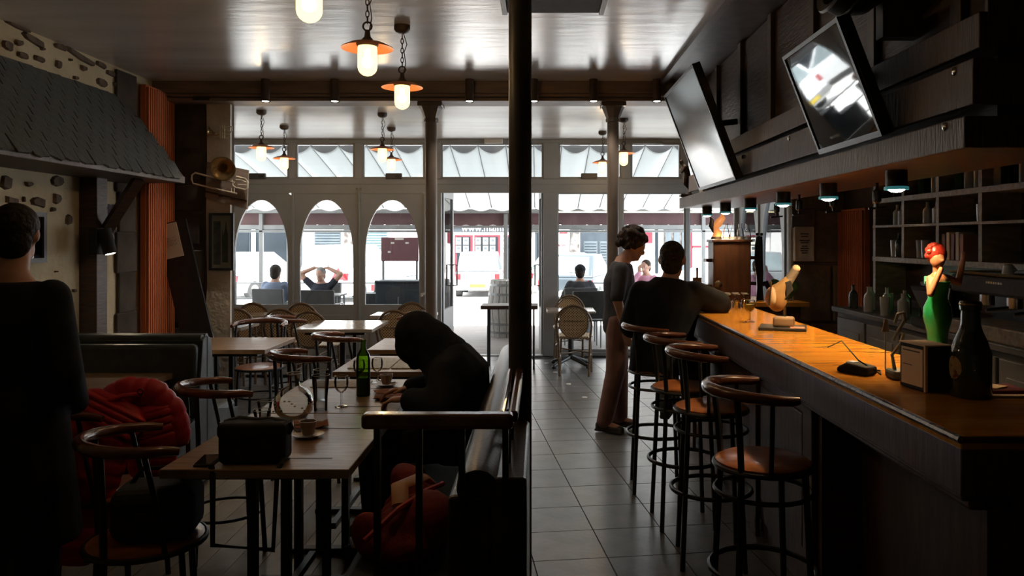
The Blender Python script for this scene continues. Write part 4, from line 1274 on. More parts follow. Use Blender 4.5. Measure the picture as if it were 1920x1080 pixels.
# ---- canopy downlights over the counter
for n, Y in enumerate((3.07, 3.79, 4.49, 5.19, 5.88, 6.52)):
    lab = 'black cylinder downlight with teal rim under the bar canopy'
    lab = ['black downlight with teal rim over the card reader', 'black downlight with teal rim over the bar between card reader and ham', 'black downlight with teal rim over the ham and wine glass', 'black downlight with teal rim over the upturned glasses', 'black downlight with teal rim before the tap cabinet', 'black downlight with teal rim over the flame figure'][n]
    c = thing('canopy_downlight', lab, 'lamp', (1.42, Y, 1.872), group='downlights under the bar canopy')
    MB().lathe([(.041, -.075), (.041, 0)], 24).build('housing', 'black_metal', c, True)
    MB().lathe_open([(.041, -.075), (.046, -.077), (.046, -.066), (.041, -.064)], 24).build('rim', 'teal_ring', c, True)
    MB().lathe([(0, -.088), (.02, -.085), (.031, -.078), (.031, -.069), (0, -.069)], 18).build('lens', 'spot_lens', c, True)
    ld = bpy.data.lights.new('downlight', 'SPOT')
    ld.energy = (36, 38, 34, 20, 12, 12)[n]; ld.color = (1, .68, .34); ld.spot_size = R(105); ld.spot_blend = .7; ld.shadow_soft_size = .03
    lo = bpy.data.objects.new('downlight', ld); C.objects.link(lo); lo.parent = c; lo.location = (0, 0, -.085)

# ---- screens
def tv(corners, m, lab):
    bl, br, tr, tl = [Vector(c) for c in corners]      # bl far-bottom, br near-bottom, tr near-top, tl far-top
    ctr = (bl + br) / 2
    t = thing('television', lab, 'television', ctr, group='wall televisions')
    ux = (br - bl).normalized(); uz = ((tl + tr) / 2 - ctr).normalized(); un = ux.cross(uz).normalized()
    if un.x > 0: un = -un
    w_ = (br - bl).length / 2; h = ((tl + tr) / 2 - ctr).length
    T = Matrix((ux, un, uz)).transposed().to_4x4()
    MB().box(-w_, w_, -.045, 0, 0, h, T).build('back_case', 'black_metal', t, bevel=.006)
    MB().ring([(-w_, 0), (w_, 0), (w_, h), (-w_, h)], [(-w_ + .016, .022), (w_ - .016, .022), (w_ - .016, h - .016), (-w_ + .016, h - .016)], 'y', -.002, .008).build('bezel', 'black_metal', t).matrix_local = T
    MB().box(-w_ + .014, w_ - .014, .0, .003, .02, h - .014, T).build('screen', m, t)
    # wall arm up to the bulkhead
    p = T @ Vector((0, -.045, h * .55))
    MB().cyl(p, (1.365 - ctr.x, 0, p.z + .03), .02, n=8).build('wall_arm', 'black_metal', t, True)
tv([(1.225, 5.86, 1.968), (1.225, 4.78, 1.968), (.955, 4.78, 2.685), (.955, 5.86, 2.685)], 'screen_matte', 'large switched-off television tilted over the far end of the bar canopy')
tv([(1.225, 3.357, 1.968), (1.225, 2.743, 1.968), (1.063, 2.743, 2.39), (1.063, 3.357, 2.39)], 'screen', 'smaller glossy television tilted over the near part of the bar canopy')

# ---- round dark cauldron on the bulkhead
t = thing('cauldron', 'large dark rounded cauldron hanging high on the bar bulkhead', 'ornament', (1.24, 2.86, 2.62))
T = Matrix.Rotation(R(-70), 4, 'Y')
MB().lathe([(0, -.11), (.10, -.095), (.18, -.04), (.215, .03), (.21, .09), (.225, .10), (.22, .11), (.19, .10), (.17, .0), (0, -.06)], 28, T=T).build('pot', 'iron', t, True)
MB().tube([T @ Vector((.215 * math.cos(a), .215 * math.sin(a), .03)) for a in [2 * math.pi * q / 28 for q in range(28)]], .012, 6, True).build('hoop', 'black_metal', t, True)
MB().box(.02, .16, -.03, .03, -.28, .0).build('bracket', 'wood_batten', t)
# bronze statuette
t = thing('statuette', 'small bronze statuette of a bent nude figure on the canopy end', 'statuette', (1.285, 6.7, 1.962))
MB().box(-.06, .05, -.04, .04, 0, .025).build('plinth', 'bronze', t, bevel=.004)
b = MB()
b.cap((.03, 0, .03), .012, (.02, 0, .08), .015); b.cap((.02, 0, .08), .015, (-.015, 0, .12), .02); b.cap((-.015, 0, .12), .02, (.0, 0, .19), .026)
b.cap((.02, .015, .03), .012, (.03, .015, .1), .014); b.cap((.03, .015, .1), .014, (.01, .01, .19), .024)
b.cap((.005, 0, .19), .028, (-.015, 0, .26), .03); b.cap((-.015, 0, .26), .02, (-.04, 0, .285), .014)
b.ell((-.05, 0, .305), (.02, .017, .024)); b.cap((-.02, .03, .26), .012, (-.05, .03, .215), .01); b.cap((-.05, .03, .215), .01, (-.055, .0, .25), .009)
b.cap((-.02, -.03, .26), .012, (-.052, -.03, .21), .01); b.cap((-.052, -.03, .21), .01, (-.055, 0, .25), .009)
o = b.build('figure', 'bronze', t, True)
rm = o.modifiers.new('r', 'REMESH'); rm.mode = 'VOXEL'; rm.voxel_size = .006; rm.use_smooth_shade = True
t = tag(MB().box(-.05, .05, -.06, .06, 0, .09).build('carton', 'paper', bevel=.004), 'small white carton standing on the canopy beside the large television', 'box')
t.location = (1.33, 6.1, 1.962)

# ---- back bar: shelves
sh = thing('shelf_unit', 'weathered wooden bottle shelves on the wall behind the bar', 'shelf', (2.5, 4.8, 0))
ys = [5.76, 5.31, 4.85, 4.38, 3.91, 3.44]
for Y in ys:
    MB().box(0, .24, Y - 4.8 - .018, Y - 4.8 + .018, 1.14 if Y > 5.5 else 1.46, 2.12).build('upright', 'shelf_wood', sh)
for z, th in ((1.47, .035), (1.70, .018), (1.895, .035), (2.12, .025)):
    MB().box(-.006, .24, 3.42 - 4.8, 5.78 - 4.8, z - th, z).build('shelf_board', 'shelf_wood', sh, bevel=.003)
MB().box(.225, .24, 3.42 - 4.8, 5.78 - 4.8, 1.14, 2.12).build('back_board', 'wood_dark', sh)
# bottles and glasses on the shelves
def bottle_mesh(h, r, kind):
    if kind == 0:
        prof = [(0, 0), (r, 0), (r, h * .58), (r * .85, h * .68), (r * .36, h * .78), (r * .33, h * .97), (r * .42, h * .975), (r * .42, h), (0, h)]
    elif kind == 1:
        prof = [(0, 0), (r, 0), (r, h * .7), (r * .6, h * .78), (r * .4, h * .83), (r * .4, h), (0, h)]
    else:
        prof = [(0, 0), (r * .85, 0), (r, h), (r * .93, h), (r * .78, h * .06), (0, h * .06)]
    return MB().lathe(prof, 14).mesh('bottle')
M['bottle_clear'] = mat('bottle_clear', (.50, .50, .48), .10, col2=(.58, .58, .56), scale=8, spec=.8)
M['bottle_dark'] = mat('bottle_dark', (.02, .025, .02), .1, col2=(.03, .04, .03), scale=8, spec=.8)
M['bottle_green'] = mat('bottle_green', (.02, .08, .03), .1, col2=(.03, .11, .04), scale=8, spec=.8)
M['bottle_amber'] = mat('bottle_amber', (.16, .07, .02), .1, col2=(.2, .09, .03), scale=8, spec=.8)
M['book_mix'] = mat('book_mix', (.25, .06, .05), .7, col2=(.35, .30, .25), scale=3)
rnd = random.Random(5)
bms = [bottle_mesh(.17, .03, 0), bottle_mesh(.16, .033, 1), bottle_mesh(.12, .032, 2)]
bmat = ['bottle_clear', 'bottle_dark', 'bottle_green', 'bottle_amber']
def put(ms, mt, loc, lab, cat, group, name='bottle'):
    me = ms.copy()
    o = link(name, me, mt, None, True)
    o.location = loc
    if abs(loc[2] - 1.701) < .001: o.scale = (1, 1, .85)
    return tag(o, lab, cat, group)
for Y, mt, kd in [(5.20, 2, 0), (5.02, 0, 0), (4.93, 0, 1), (4.74, 2, 0), (4.63, 0, 0), (4.52, 0, 1), (4.33, 0, 0), (4.26, 1, 0), (4.10, 0, 0), (4.02, 3, 0), (3.84, 0, 0), (3.74, 1, 1), (5.56, 1, 0)]:
    put(bms[kd], bmat[mt], (2.58, Y, 1.896), ['clear', 'dark', 'green', 'amber'][mt] + ' bottle on the highest visible shelf behind the bar', 'bottle', 'bottles on the highest visible shelf')
for Y, mt, kd in [(5.56, 0, 0), (5.48, 0, 1), (5.42, 1, 0), (5.13, 0, 0), (5.0, 0, 1), (4.92, 0, 1), (4.44, 0, 2), (4.5, 0, 2)]:
    put(bms[kd], bmat[mt], (2.58, Y, 1.701), ('clear glass tumbler' if kd == 2 else ['clear', 'dark'][mt] + ' bottle') + ' on the middle shelf behind the bar', 'glass' if kd == 2 else 'bottle', 'bottles and glasses on the middle shelf', 'tumbler' if kd == 2 else 'bottle')
for Y, mt, kd in [(5.60, 0, 2), (5.53, 1, 0), (5.43, 0, 0), (5.22, 0, 2), (5.15, 0, 2)]:
    put(bms[kd], bmat[mt], (2.58, Y, 1.471), ('clear glass tumbler' if kd == 2 else ['clear', 'dark'][mt] + ' bottle') + ' on the lowest shelf behind the bar', 'glass' if kd == 2 else 'bottle', 'bottles and glasses on the lowest shelf', 'tumbler' if kd == 2 else 'bottle')
# books on the lowest shelf
for q, Y in enumerate((4.80, 4.745, 4.69, 4.64, 4.59)):
    b = tag(MB().box(-.05, .05, -.018, .018, 0, .16 + .01 * (q % 2)).build('book', ['book_mix', 'card_cream', 'shop_red', 'paper', 'book_mix'][q], bevel=.003), ['slim mottled red upright book at the tumbler end of the lowest shelf', 'slim tan upright book on the lowest shelf behind the bar', 'slim dark red upright book between tan and white ones on the lowest shelf', 'slim white upright book on the lowest shelf behind the bar', 'slim mottled upright book beside the white one on the lowest shelf'][q], 'book', 'books on the lowest shelf')
    b.location = (2.56, Y, 1.471)
# ---- back counter with cabinet doors
t = thing('back_counter', 'grey cabinet counter along the wall behind the bar', 'cabinet', (2.2, 4.5, 0))
MB().box(-.02, .54, -1.9, 1.26, 1.065, 1.10).build('worktop', 'cabinet_grey', t, bevel=.005)
MB().box(.02, .54, -1.88, 1.23, 0, 1.065).build('carcass', 'cabinet_grey', t)
for q in range(6):
    y = 1.2 - q * .5
    d = MB().box(0, .02, y - .47, y, .12, 1.03).build('door', 'cabinet_grey', t, bevel=.006)
    MB().box(-.008, .0, y - .40, y - .07, .2, .95).build('door_panel', 'cabinet_grey', d, bevel=.006)
    MB().box(-.02, -.005, y - .44, y - .42, .6, .85).build('handle', 'black_metal', d)
# glassware on the back counter
g = ['bottle_clear', 'bottle_dark']
for q in range(11):
    Y = 5.58 - .085 * q; X = 2.27 + .09 * (q % 3)
    kd = [0, 1, 2, 0][q % 4]
    put(bms[kd], g[q % 5 == 0], (X, Y, 1.10), ('clear glass tumbler' if kd == 2 else ['clear', 'dark'][q % 5 == 0] + ' bottle') + ' among the glassware on the grey back counter', 'glass' if kd == 2 else 'bottle', 'glassware on the back counter', 'tumbler' if kd == 2 else 'bottle')
for q in range(3):
    b = tag(MB().box(-.01, .01, -.09, .09, 0, .22).build('tray', 'wood_dark', bevel=.003), 'dark tray leaning behind the glassware on the back counter', 'tray', 'trays leaning behind the glassware')
    b.location = (2.66 - q * .03, 5.25 - .12 * q, 1.10); b.rotation_euler = (R(12 * q - 8), 0, 0)
# till / small screen
t = thing('till', 'small dark till with pale screen and card slips on the back counter', 'till', (2.28, 4.35, 1.10))
MB().box(-.12, .12, -.14, .14, 0, .05).build('base', 'black_matte', t, bevel=.006)
MB().box(-.01, .01, -.13, .13, 0, .19, Matrix.Translation((-.04, 0, .06)) @ Matrix.Rotation(R(-25), 4, 'Y')).build('screen', 'black_metal', t)
MB().box(-.003, .003, -.11, .11, .02, .16, Matrix.Translation((-.055, 0, .06)) @ Matrix.Rotation(R(-25), 4, 'Y')).build('display', 'cabinet_grey', t)
M['green_led'] = mat('green_led', (.1, .5, .1), .3, emit=(.2, .9, .2), estr=.6, col2=(.1, .6, .1), scale=5)
t = tag(MB().box(-.03, .03, -.05, .05, 0, .05).build('led_display', 'green_led', bevel=.004), 'small green lit display behind the red-haired figurine', 'display')
t.location = (2.62, 5.15, 1.30)
b = tag(MB().box(-.05, .1, -.1, .1, 0, .02).build('wall_bracket', 'cabinet_grey'), 'small shelf bracket carrying the green lit display', 'bracket'); b.location = (2.66, 5.15, 1.279)
# coffee machine
t = thing('coffee_machine', 'large dark espresso machine with cup rail on the back counter', 'coffee machine', (2.40, 3.75, 1.10))
MB().box(-.18, .26, -.38, .42, .22, .315).build('body', 'black_matte', t, bevel=.015)
MB().box(.05, .26, -.38, .42, .02, .22).build('back_case', 'black_metal', t)
MB().box(-.20, .26, -.38, .42, .0, .075).build('drip_tray', 'shelf_wood', t, bevel=.008)
MB().tube([(-.18, -.38, .325), (-.18, .42, .325), (.09, .42, .325)], .008, 6).build('cup_rail', 'brass', t, True)
for y in (-.2, .02, .25):
    MB().cyl((-.08, y, .225), (-.08, y, .16), .035, n=14).build('group_head', 'steel', t, True)
    MB().tube([(-.08, y, .165), (-.22, y, .15)], .011, 8).build('portafilter', 'steel', t, True)
for q in range(7):
    MB().box(-.186, -.18, -.05 + q * .02, -.04 + q * .02, .28, .29).build('button', 'paper', t)
for q in range(6):
    Y = 3.45 + .11 * q
    c = thing('espresso_cup', 'upturned espresso cup on top of the espresso machine', 'cup', (2.36 + .07 * (q % 2), Y, 1.416), group='cups on the espresso machine')
    MB().lathe([(.028, 0), (.022, .05), (.012, .055), (0, .055)], 14).build('bowl', 'bottle_clear', c, True)
    MB().tube([(.024, 0, .015), (.042, 0, .025), (.022, 0, .045)], .004, 6).build('handle', 'bottle_clear', c, True)
# ================================================================== LAMPS
def pendant(x, y, lab):
    t = thing('pendant_lamp', lab, 'lamp', (x, y, ZC), group='barn-style pendant lamps')
    MB().lathe([(.052, 0), (.052, -.025), (.042, -.04), (.02, -.05), (0, -.05)], 20).build('ceiling_rose', 'lamp_metal', t, True)
    b = MB()
    z = -.055; q = 0
    while z > -.262:
        pts = []
        for i in range(10):
            a = 2 * math.pi * i / 10
            u = .0085 * math.cos(a); v = .019 * math.sin(a)
            pts.append((u, 0, z - .015 + v) if q % 2 else (0, u, z - .015 + v))
        b.tube(pts, .003, 5, True); z -= .030; q += 1
    b.build('chain', 'lamp_metal', t, True)
    MB().tube([(.008, 0, -.05), (.03, 0, -.12), (.012, 0, -.17), (.022, 0, -.24), (.01, 0, -.30)], .003, 6).build('cable', 'lamp_metal', t, True)
    MB().tube([(.022 * math.cos(2 * math.pi * q / 16), 0, -.283 + .022 * math.sin(2 * math.pi * q / 16)) for q in range(16)], .005, 6, True).build('hook_ring', 'lamp_metal', t, True)
    MB().lathe([(0, -.302), (.012, -.302), (.016, -.335), (.03, -.352), (.052, -.366), (.056, -.376), (.05, -.385), (0, -.385)], 20).build('cap', 'lamp_metal', t, True)
    MB().lathe([(.05, -.363), (.09, -.372), (.13, -.392), (.131, -.396), (.09, -.378), (.05, -.369)], 30).build('shade', 'lamp_shade', t, True)
    prof = [(.047, -.386), (.049, -.40), (.049, -.49)] + [(.049 * math.cos(R(a)), -.49 - .045 * math.sin(R(a))) for a in (20, 40, 60, 78, 90)]
    MB().lathe(prof, 20).build('glass', 'lamp_glass', t, True)
    MB().lathe([(0, -.40), (.014, -.40), (.016, -.43)] + [(.03 * math.sin(R(a)), -.465 + .03 * math.cos(R(a))) for a in (35, 65, 90, 120, 150, 180)], 16).build('bulb', 'bulb', t, True)
    ld = bpy.data.lights.new('pendant_light', 'POINT'); ld.energy = 3; ld.color = (1, .74, .46); ld.shadow_soft_size = .03
    lo = bpy.data.objects.new('pendant_light', ld); C.objects.link(lo); lo.parent = t; lo.location = (0, 0, -.515)
    return t
p0 = pendant(-.87, 4.93, 'pendant lamp hanging in front of the slim column by the doorway')
for x, y, lab in [(-.868, 3.92, 'pendant lamp over the end of the long dining table'), (-.875, 2.95, 'pendant lamp over the black bag on the long table'),
                  (-2.94, 8.2, 'pendant lamp beside the trombone, before the arched doors'), (-3.06, 9.3, 'pendant lamp at the transom near the trombone'),
                  (-1.69, 8.36, 'pendant lamp before the arched door beside the slim column'), (-1.80, 9.45, 'pendant lamp at the transom beside the slim column'),
                  (.81, 9.8, 'pendant lamp at the transom left of the waiter\'s column'), (.96, 8.73, 'pendant lamp right behind the waiter\'s column')]:
    copy_tree(p0, (x, y, ZC), None, lab)

for n, px in enumerate((497, 627, 880, 1001, 1113, 1232)):
    c = thing('beam_spotlight', ['brown cylinder spotlight over the left arched door near the trombone pillar', 'brown cylinder spotlight over the gap between two arched doors', 'brown cylinder spotlight over the open doorway', 'brown cylinder spotlight half hidden by the iron post', 'brown cylinder spotlight just before the column behind the waiter', 'brown cylinder spotlight beside the large television'][n], 'lamp', ((px - 1010) * 6.58 / 1450, 6.59, ZC), group='cylinder spotlights along the beam')
    MB().lathe([(.036, -.185), (.036, 0)], 20).build('housing', 'lamp_metal', c, True)
    MB().lathe_open([(.036, -.185), (.042, -.19), (.042, -.18), (.036, -.175)], 20).build('rim', 'lamp_metal', c, True)
    MB().lathe([(0, -.186), (.028, -.1865), (.028, -.18), (0, -.18)], 16).build('lens', 'spot_lens', c, True)
    ld = bpy.data.lights.new('beam_spot', 'SPOT'); ld.energy = 9; ld.color = (1, .88, .72); ld.spot_size = R(110); ld.spot_blend = .6; ld.shadow_soft_size = .03
    lo = bpy.data.objects.new('beam_spot', ld); C.objects.link(lo); lo.parent = c; lo.location = (0, 0, -.2)

# spotlight under the slate roof
t = thing('wall_spotlight', 'black cylinder spotlight hanging from the slanted roof brace', 'lamp', (-3.13, 5.52, 1.62))
T = Matrix.Rotation(R(-14), 4, 'Y')
MB().box(-.06, .0, -.045, .045, -.13, .06).build('mount_box', 'black_matte', t, bevel=.006)
MB().lathe([(.045, -.14), (.045, .04)], 20, T=T @ Matrix.Translation((.04, 0, 0))).build('housing', 'black_matte', t, True)
MB().lathe([(0, -.1415), (.032, -.1415), (.032, -.137), (0, -.137)], 16, T=T @ Matrix.Translation((.04, 0, 0))).build('lens', 'spot_lens', t, True)
ld = bpy.data.lights.new('wall_spot', 'SPOT'); ld.energy = 5; ld.color = (1, .78, .5); ld.spot_size = R(100); ld.spot_blend = .8; ld.shadow_soft_size = .03
lo = bpy.data.objects.new('wall_spot', ld); C.objects.link(lo); lo.parent = t; lo.location = (.075, 0, -.16); lo.rotation_euler = (0, R(-25), 0)

# small round floor studs
for px, py in ((1025, 681), (1041, 698), (1066, 720), (1096, 745)):
    Y = 2320 / (py - 448)
    o = tag(MB().lathe([(.028, 0), (.026, .004), (0, .006)], 16).build('floor_stud', 'white_plastic', None, True), 'small round white stud on the grey tiles of the aisle', 'floor stud', 'white floor studs along the aisle')
    o.location = ((px - 1010) * Y / 1450, Y, .0)

# ================================================================== WALL DECOR
def framed(loc, w_, h, rot, lab, art, fm='black_metal', mt=.022):
    t = thing('framed_picture', lab, 'picture', loc, rot=rot)
    MB().ring([(-w_ / 2, -h / 2), (w_ / 2, -h / 2), (w_ / 2, h / 2), (-w_ / 2, h / 2)],
              [(-w_ / 2 + mt, -h / 2 + mt), (w_ / 2 - mt, -h / 2 + mt), (w_ / 2 - mt, h / 2 - mt), (-w_ / 2 + mt, h / 2 - mt)], 'y', -.024, 0).build('frame', fm, t)
    MB().box(-w_ / 2 + mt * .8, w_ / 2 - mt * .8, -.008, 0, -h / 2 + mt * .8, h / 2 - mt * .8).build('mat_board', 'paper', t)
    art(t, w_, h)
    MB().box(-w_ / 2 + mt * .9, w_ / 2 - mt * .9, -.015, -.0135, -h / 2 + mt * .9, h / 2 - mt * .9).build('pane', 'glass', t)
    return t
M['print_grey'] = mat('print_grey', (.30, .33, .36), .8, col2=(.16, .18, .20), scale=14)
M['print_green'] = mat('print_green', (.22, .24, .20), .8, col2=(.12, .13, .11), scale=9)
M['print_blue'] = mat('print_blue', (.42, .52, .66), .6, col2=(.5, .58, .70), scale=3)
def art_spire(t, w_, h):
    MB().box(-w_ * .34, -.01, -.010, -.008, -h * .4, h * .36).build('street_print', 'print_grey', t)
    MB().prism([(.005, -h * .36), (.055, -h * .36), (.055, .06), (.045, .11), (.037, .19), (.03, .11), (.012, .05), (.008, .12), (.002, .03)], 'y', -.0105, -.008).build('spire_print', 'print_green', t)
framed((-2.812, YP - .03, 1.575), .218, .51, (0, 0, 0), 'black framed print of a spire hanging on the plaster strip of the pillar', art_spire)
def art_two(t, w_, h):
    MB().box(-w_ * .36, w_ * .36, -.010, -.008, -h * .38, .02).build('lower_print', 'print_blue', t)
    MB().box(-w_ * .36, w_ * .36, -.010, -.008, .03, h * .40).build('upper_print', 'print_grey', t)
framed((XL + .001, 4.99, 1.61), .42, .335, (0, 0, R(90)), 'grey framed picture on the cream wall behind the person in black', art_two, 'cabinet_grey', .03)
# poster in the plaster niche
M['poster_purple'] = mat('poster_purple', (.05, .03, .05), .7, col2=(.42, .38, .36), scale=22, stretch=(1, 1, .6), lo=.5, hi=.6)
t = tag(MB().box(0, .006, -.105, .105, -.17, .17).build('poster', 'poster_purple'), 'small dark purple poster with pale scrawls beside the roof brace', 'poster')
t.location = (XL + .002, 6.13 - .12, 1.70)
# leaning board with a paper notice
t = thing('leaning_board', 'dark glossy board leaning against the stone pillar with a handwritten notice', 'board', (-2.9, 6.72, .45))
T = Matrix.Rotation(R(-13), 4, 'Y')
MB().box(-.10, .17, -.012, .012, 0, 1.33, T @ Matrix.Translation((-.03, 0, 0))).build('panel', 'black_metal', t, bevel=.004)
MB().box(-.125, .055, -.016, -.012, 1.02, 1.32, T).build('notice', 'paper', t)
b = MB()
for r_ in range(3):
    b.tube([T @ Vector((-.09 + .014 * q, -.018, 1.13 + .03 * r_ + .012 * math.sin(2.4 * q + r_) + .001 * q)) for q in range(9)], .0022, 4)
b.build('handwriting', 'print_grey', t)
M['board_wood'] = mat('board_wood', (.20, .15, .12), .7, col2=(.28, .21, .17), scale=6, stretch=(1, 1, 5))
# trombone on its board
t = thing('trombone', 'old trombone with dented brass bell mounted on a small board', 'trombone', (-2.86, YP - .10, 2.09))
k7 = 6.8 / 1450
def tq(px, py): return ((px - 1010) * k7 + 2.86, 0, 1.6 - (py - 448) * k7 - 2.09)
MB().tube([tq(440, 342), tq(400, 333), tq(366, 324), tq(360, 328), tq(359, 336), tq(362, 344), tq(400, 353), tq(444, 363)], .0075, 8).build('slide', 'silver_tube', t, True)
MB().tube([tq(442, 331), tq(460, 335), tq(464, 340), tq(464, 352), tq(460, 356), tq(444, 352)], .008, 8).build('tuning_loop', 'silver_tube', t, True)
MB().tube([tq(442, 337), tq(452, 338), tq(466, 343), tq(464, 347), tq(446, 346)], .006, 8).build('inner_loop', 'silver_tube', t, True)
MB().tube([tq(435, 337), tq(437, 348), tq(443, 352)], .006, 8).build('brace', 'silver_tube', t, True)
MB().tube([tq(434, 352), tq(434, 361)], .004, 6).build('brace', 'silver_tube', t, True)
MB().tube([tq(439, 352), tq(439, 362)], .004, 6).build('brace', 'silver_tube', t, True)
T = Matrix.Translation(Vector(tq(422, 317)) + Vector((0, -.05, 0))) @ Matrix.Rotation(R(108), 4, 'X') @ Matrix.Rotation(R(12), 4, 'Y')
MB().lathe([(.004, -.16), (.012, -.12), (.022, -.075), (.045, -.035), (.082, -.006), (.106, .0), (.108, .003), (.105, .005), (.08, .0), (.043, -.03), (.018, -.075), (.006, -.12)], 28, T=T).build('bell', 'brass', t, True)
t = thing('trombone_board', 'pale wooden board with two small label plates behind the trombone', 'board', (-2.86, YP - .045, 2.09))
pts = [tq(384, 302), tq(462, 318), tq(459, 392), tq(381, 370)]
MB().prism([(p[0], p[2]) for p in pts], 'y', -.012, .012).build('panel', 'board_wood', t)
pts = [tq(382, 357), tq(460, 375), tq(460, 378), tq(382, 360)]
MB().prism([(p[0], p[2]) for p in pts], 'y', -.016, -.011).build('groove', 'wood_dark', t)
for a, b_ in ((410, 367), (433, 372)):
    p = tq(a, b_); MB().box(p[0] - .018, p[0] + .018, -.015, -.011, p[2] - .008, p[2] + .008).build('label_plate', 'wood_dark', t)
# trumpet above
t = thing('trumpet', 'small old trumpet fixed to the top of the plaster pillar', 'trumpet', (-2.84, YP - .06, 2.54))
def tr(px, py): return ((px - 1010) * k7 + 2.84, 0, 1.6 - (py - 448) * k7 - 2.54)
MB().tube([tr(400, 243), tr(425, 237), tr(432, 236), tr(432, 243), tr(426, 250), tr(398, 256)], .006, 8).build('main_tube', 'silver_tube', t, True)
MB().tube([tr(400, 250), tr(418, 246), tr(426, 245)], .005, 8).build('lead_pipe', 'silver_tube', t, True)
for px in (409, 413, 417):
    MB().tube([tr(px, 234), tr(px, 258)], .0065, 8).build('valve', 'silver_tube', t, True)
T = Matrix.Translation(Vector(tr(386, 246))) @ Matrix.Rotation(R(-75), 4, 'Y') @ Matrix.Rotation(R(25), 4, 'X')
MB().lathe([(.006, -.10), (.012, -.05), (.028, -.02), (.05, 0), (.052, .003), (.045, .0), (.02, -.02), (.008, -.06)], 22, T=T).build('bell', 'brass', t, True)
# notice plaque and dark picture on the right pillar
t = thing('plaque', 'cream notice plaque with dark centred lettering on the stone block pillar', 'plaque', (2.375, YP + .02, 1.555))
MB().box(-.095, .085, -.02, 0, -.155, .155).build('board', 'plaster_pale', t, bevel=.006)
MB().ring([(-.09, -.15), (.08, -.15), (.08, .15), (-.09, .15)], [(-.078, -.135), (.068, -.135), (.068, .135), (-.078, .135)], 'y', -.026, -.02).build('border', 'plaster_pale', t)
rnd = random.Random(2)
for z, wd in ((.09, .07), (.068, .055), (.03, .08), (.012, .06), (-.02, .04), (-.04, .065), (-.06, .065), (-.08, .045)):
    b = MB(); x = -wd / 2 - .005
    while x < wd / 2 - .005:
        w_ = rnd.uniform(.004, .009); b.box(x, x + w_, -.022, -.019, z - .005, z + .005); x += w_ + .0025
    b.build('lettering_line', 'black_matte', t)
t = thing('framed_picture', 'dark grey slate picture above the notice plaque on the stone pillar', 'picture', (2.36, YP + .02, 1.80))
MB().box(-.1, .11, -.018, 0, -.10, .07).build('panel', 'cabinet_grey', t, bevel=.006)
MB().ell((.03, -.02, .0), (.05, .008, .045), 14, 8).build('relief', 'cabinet_grey', t, True)

# ================================================================== ON THE TABLES
ZT_ = .751
def glass_lathe(prof, n=22): return MB().lathe_open(prof, n)
# coffee cup and saucer
def cup(loc, rz, lab, m='cup_brown'):
    t = thing('coffee_cup', lab, 'cup', loc, rz, 'coffee cups on the long table')
    MB().lathe([(0, .010), (.022, .010), (.024, .014), (.033, .045), (.037, .068), (.034, .068), (.030, .045), (.020, .018), (0, .016)], 24).build('bowl', m, t, True)
    MB().lathe([(0, .057), (.0315, .057), (.0315, .0575), (0, .0575)], 20).build('coffee', 'coffee', t)
    MB().tube([(.034, 0, .055), (.055, 0, .056), (.058, 0, .040), (.046, 0, .026), (.030, 0, .026)], .004, 8).build('handle', m, t, True)
    MB().lathe([(0, 0), (.035, 0), (.066, .012), (.067, .014), (.036, .005), (0, .005)], 28).build('saucer', 'porcelain', t, True)
    MB().tube([(-.03, -.045, .013), (.005, -.05, .010), (.04, -.045, .014)], [.006, .003, .0025], 6).build('spoon', 'steel', t, True)
    return t
cup((-.99, 3.32, ZT_), R(200), 'brown coffee cup on a saucer beside the black bag')
cup((-.88, 4.47, ZT_), R(160), 'brown coffee cup on a saucer near the hunched guest\'s hands')
# carafe
t = thing('carafe', 'round flat-bodied glass carafe with engraved front on the long table', 'carafe', (-1.165, 3.68, ZT_))
prof = [(0, .003), (.06, .003), (.085, .03), (.093, .07), (.085, .105), (.06, .135), (.032, .150), (.026, .165), (.027, .20), (.034, .21)]
MB().lathe_open(prof, 28).build('body', 'glass_thin', t, True)
MB().tube(arc((0, 0), .034, 0, 360, 24, z=.21)[:-1], .003, 6, True).build('lip', 'bottle_clear', t, True)
for q in range(14):
    a = R(200 + (q * 37) % 140); z = .035 + .006 * ((q * 5) % 11)
    MB().ell((.092 * math.cos(a), .092 * math.sin(a), z), (.006, .004, .004), 6, 4).build('engraving', 'porcelain', t)
def tumbler(loc, h, r, lab, cat='glass'):
    t = thing('tumbler', lab, cat, loc, group='clear glasses on the long table')
    MB().lathe_open([(0, .004), (r * .72, .004), (r * .75, .0), (r * .8, h * .4), (r, h), (r * .95, h), (r * .74, h * .4), (r * .68, .012), (0, .012)], 22).build('glass', 'glass_thin', t, True)
    MB().tube(arc((0, 0), r * .975, 0, 360, 22, z=h)[:-1], .0016, 5, True).build('rim', 'bottle_clear', t, True)
tumbler((-1.08, 3.83, ZT_), .175, .043, 'tall clear tumbler standing between carafe and wine glass')
tumbler((-1.14, 4.05, ZT_), .165, .038, 'tall clear tumbler standing behind the carafe')
tumbler((-1.27, 3.55, ZT_), .065, .040, 'low clear tumbler in front of the carafe, nearer the table edge')
tumbler((-1.31, 3.70, ZT_), .075, .036, 'low clear tumbler beside the carafe')
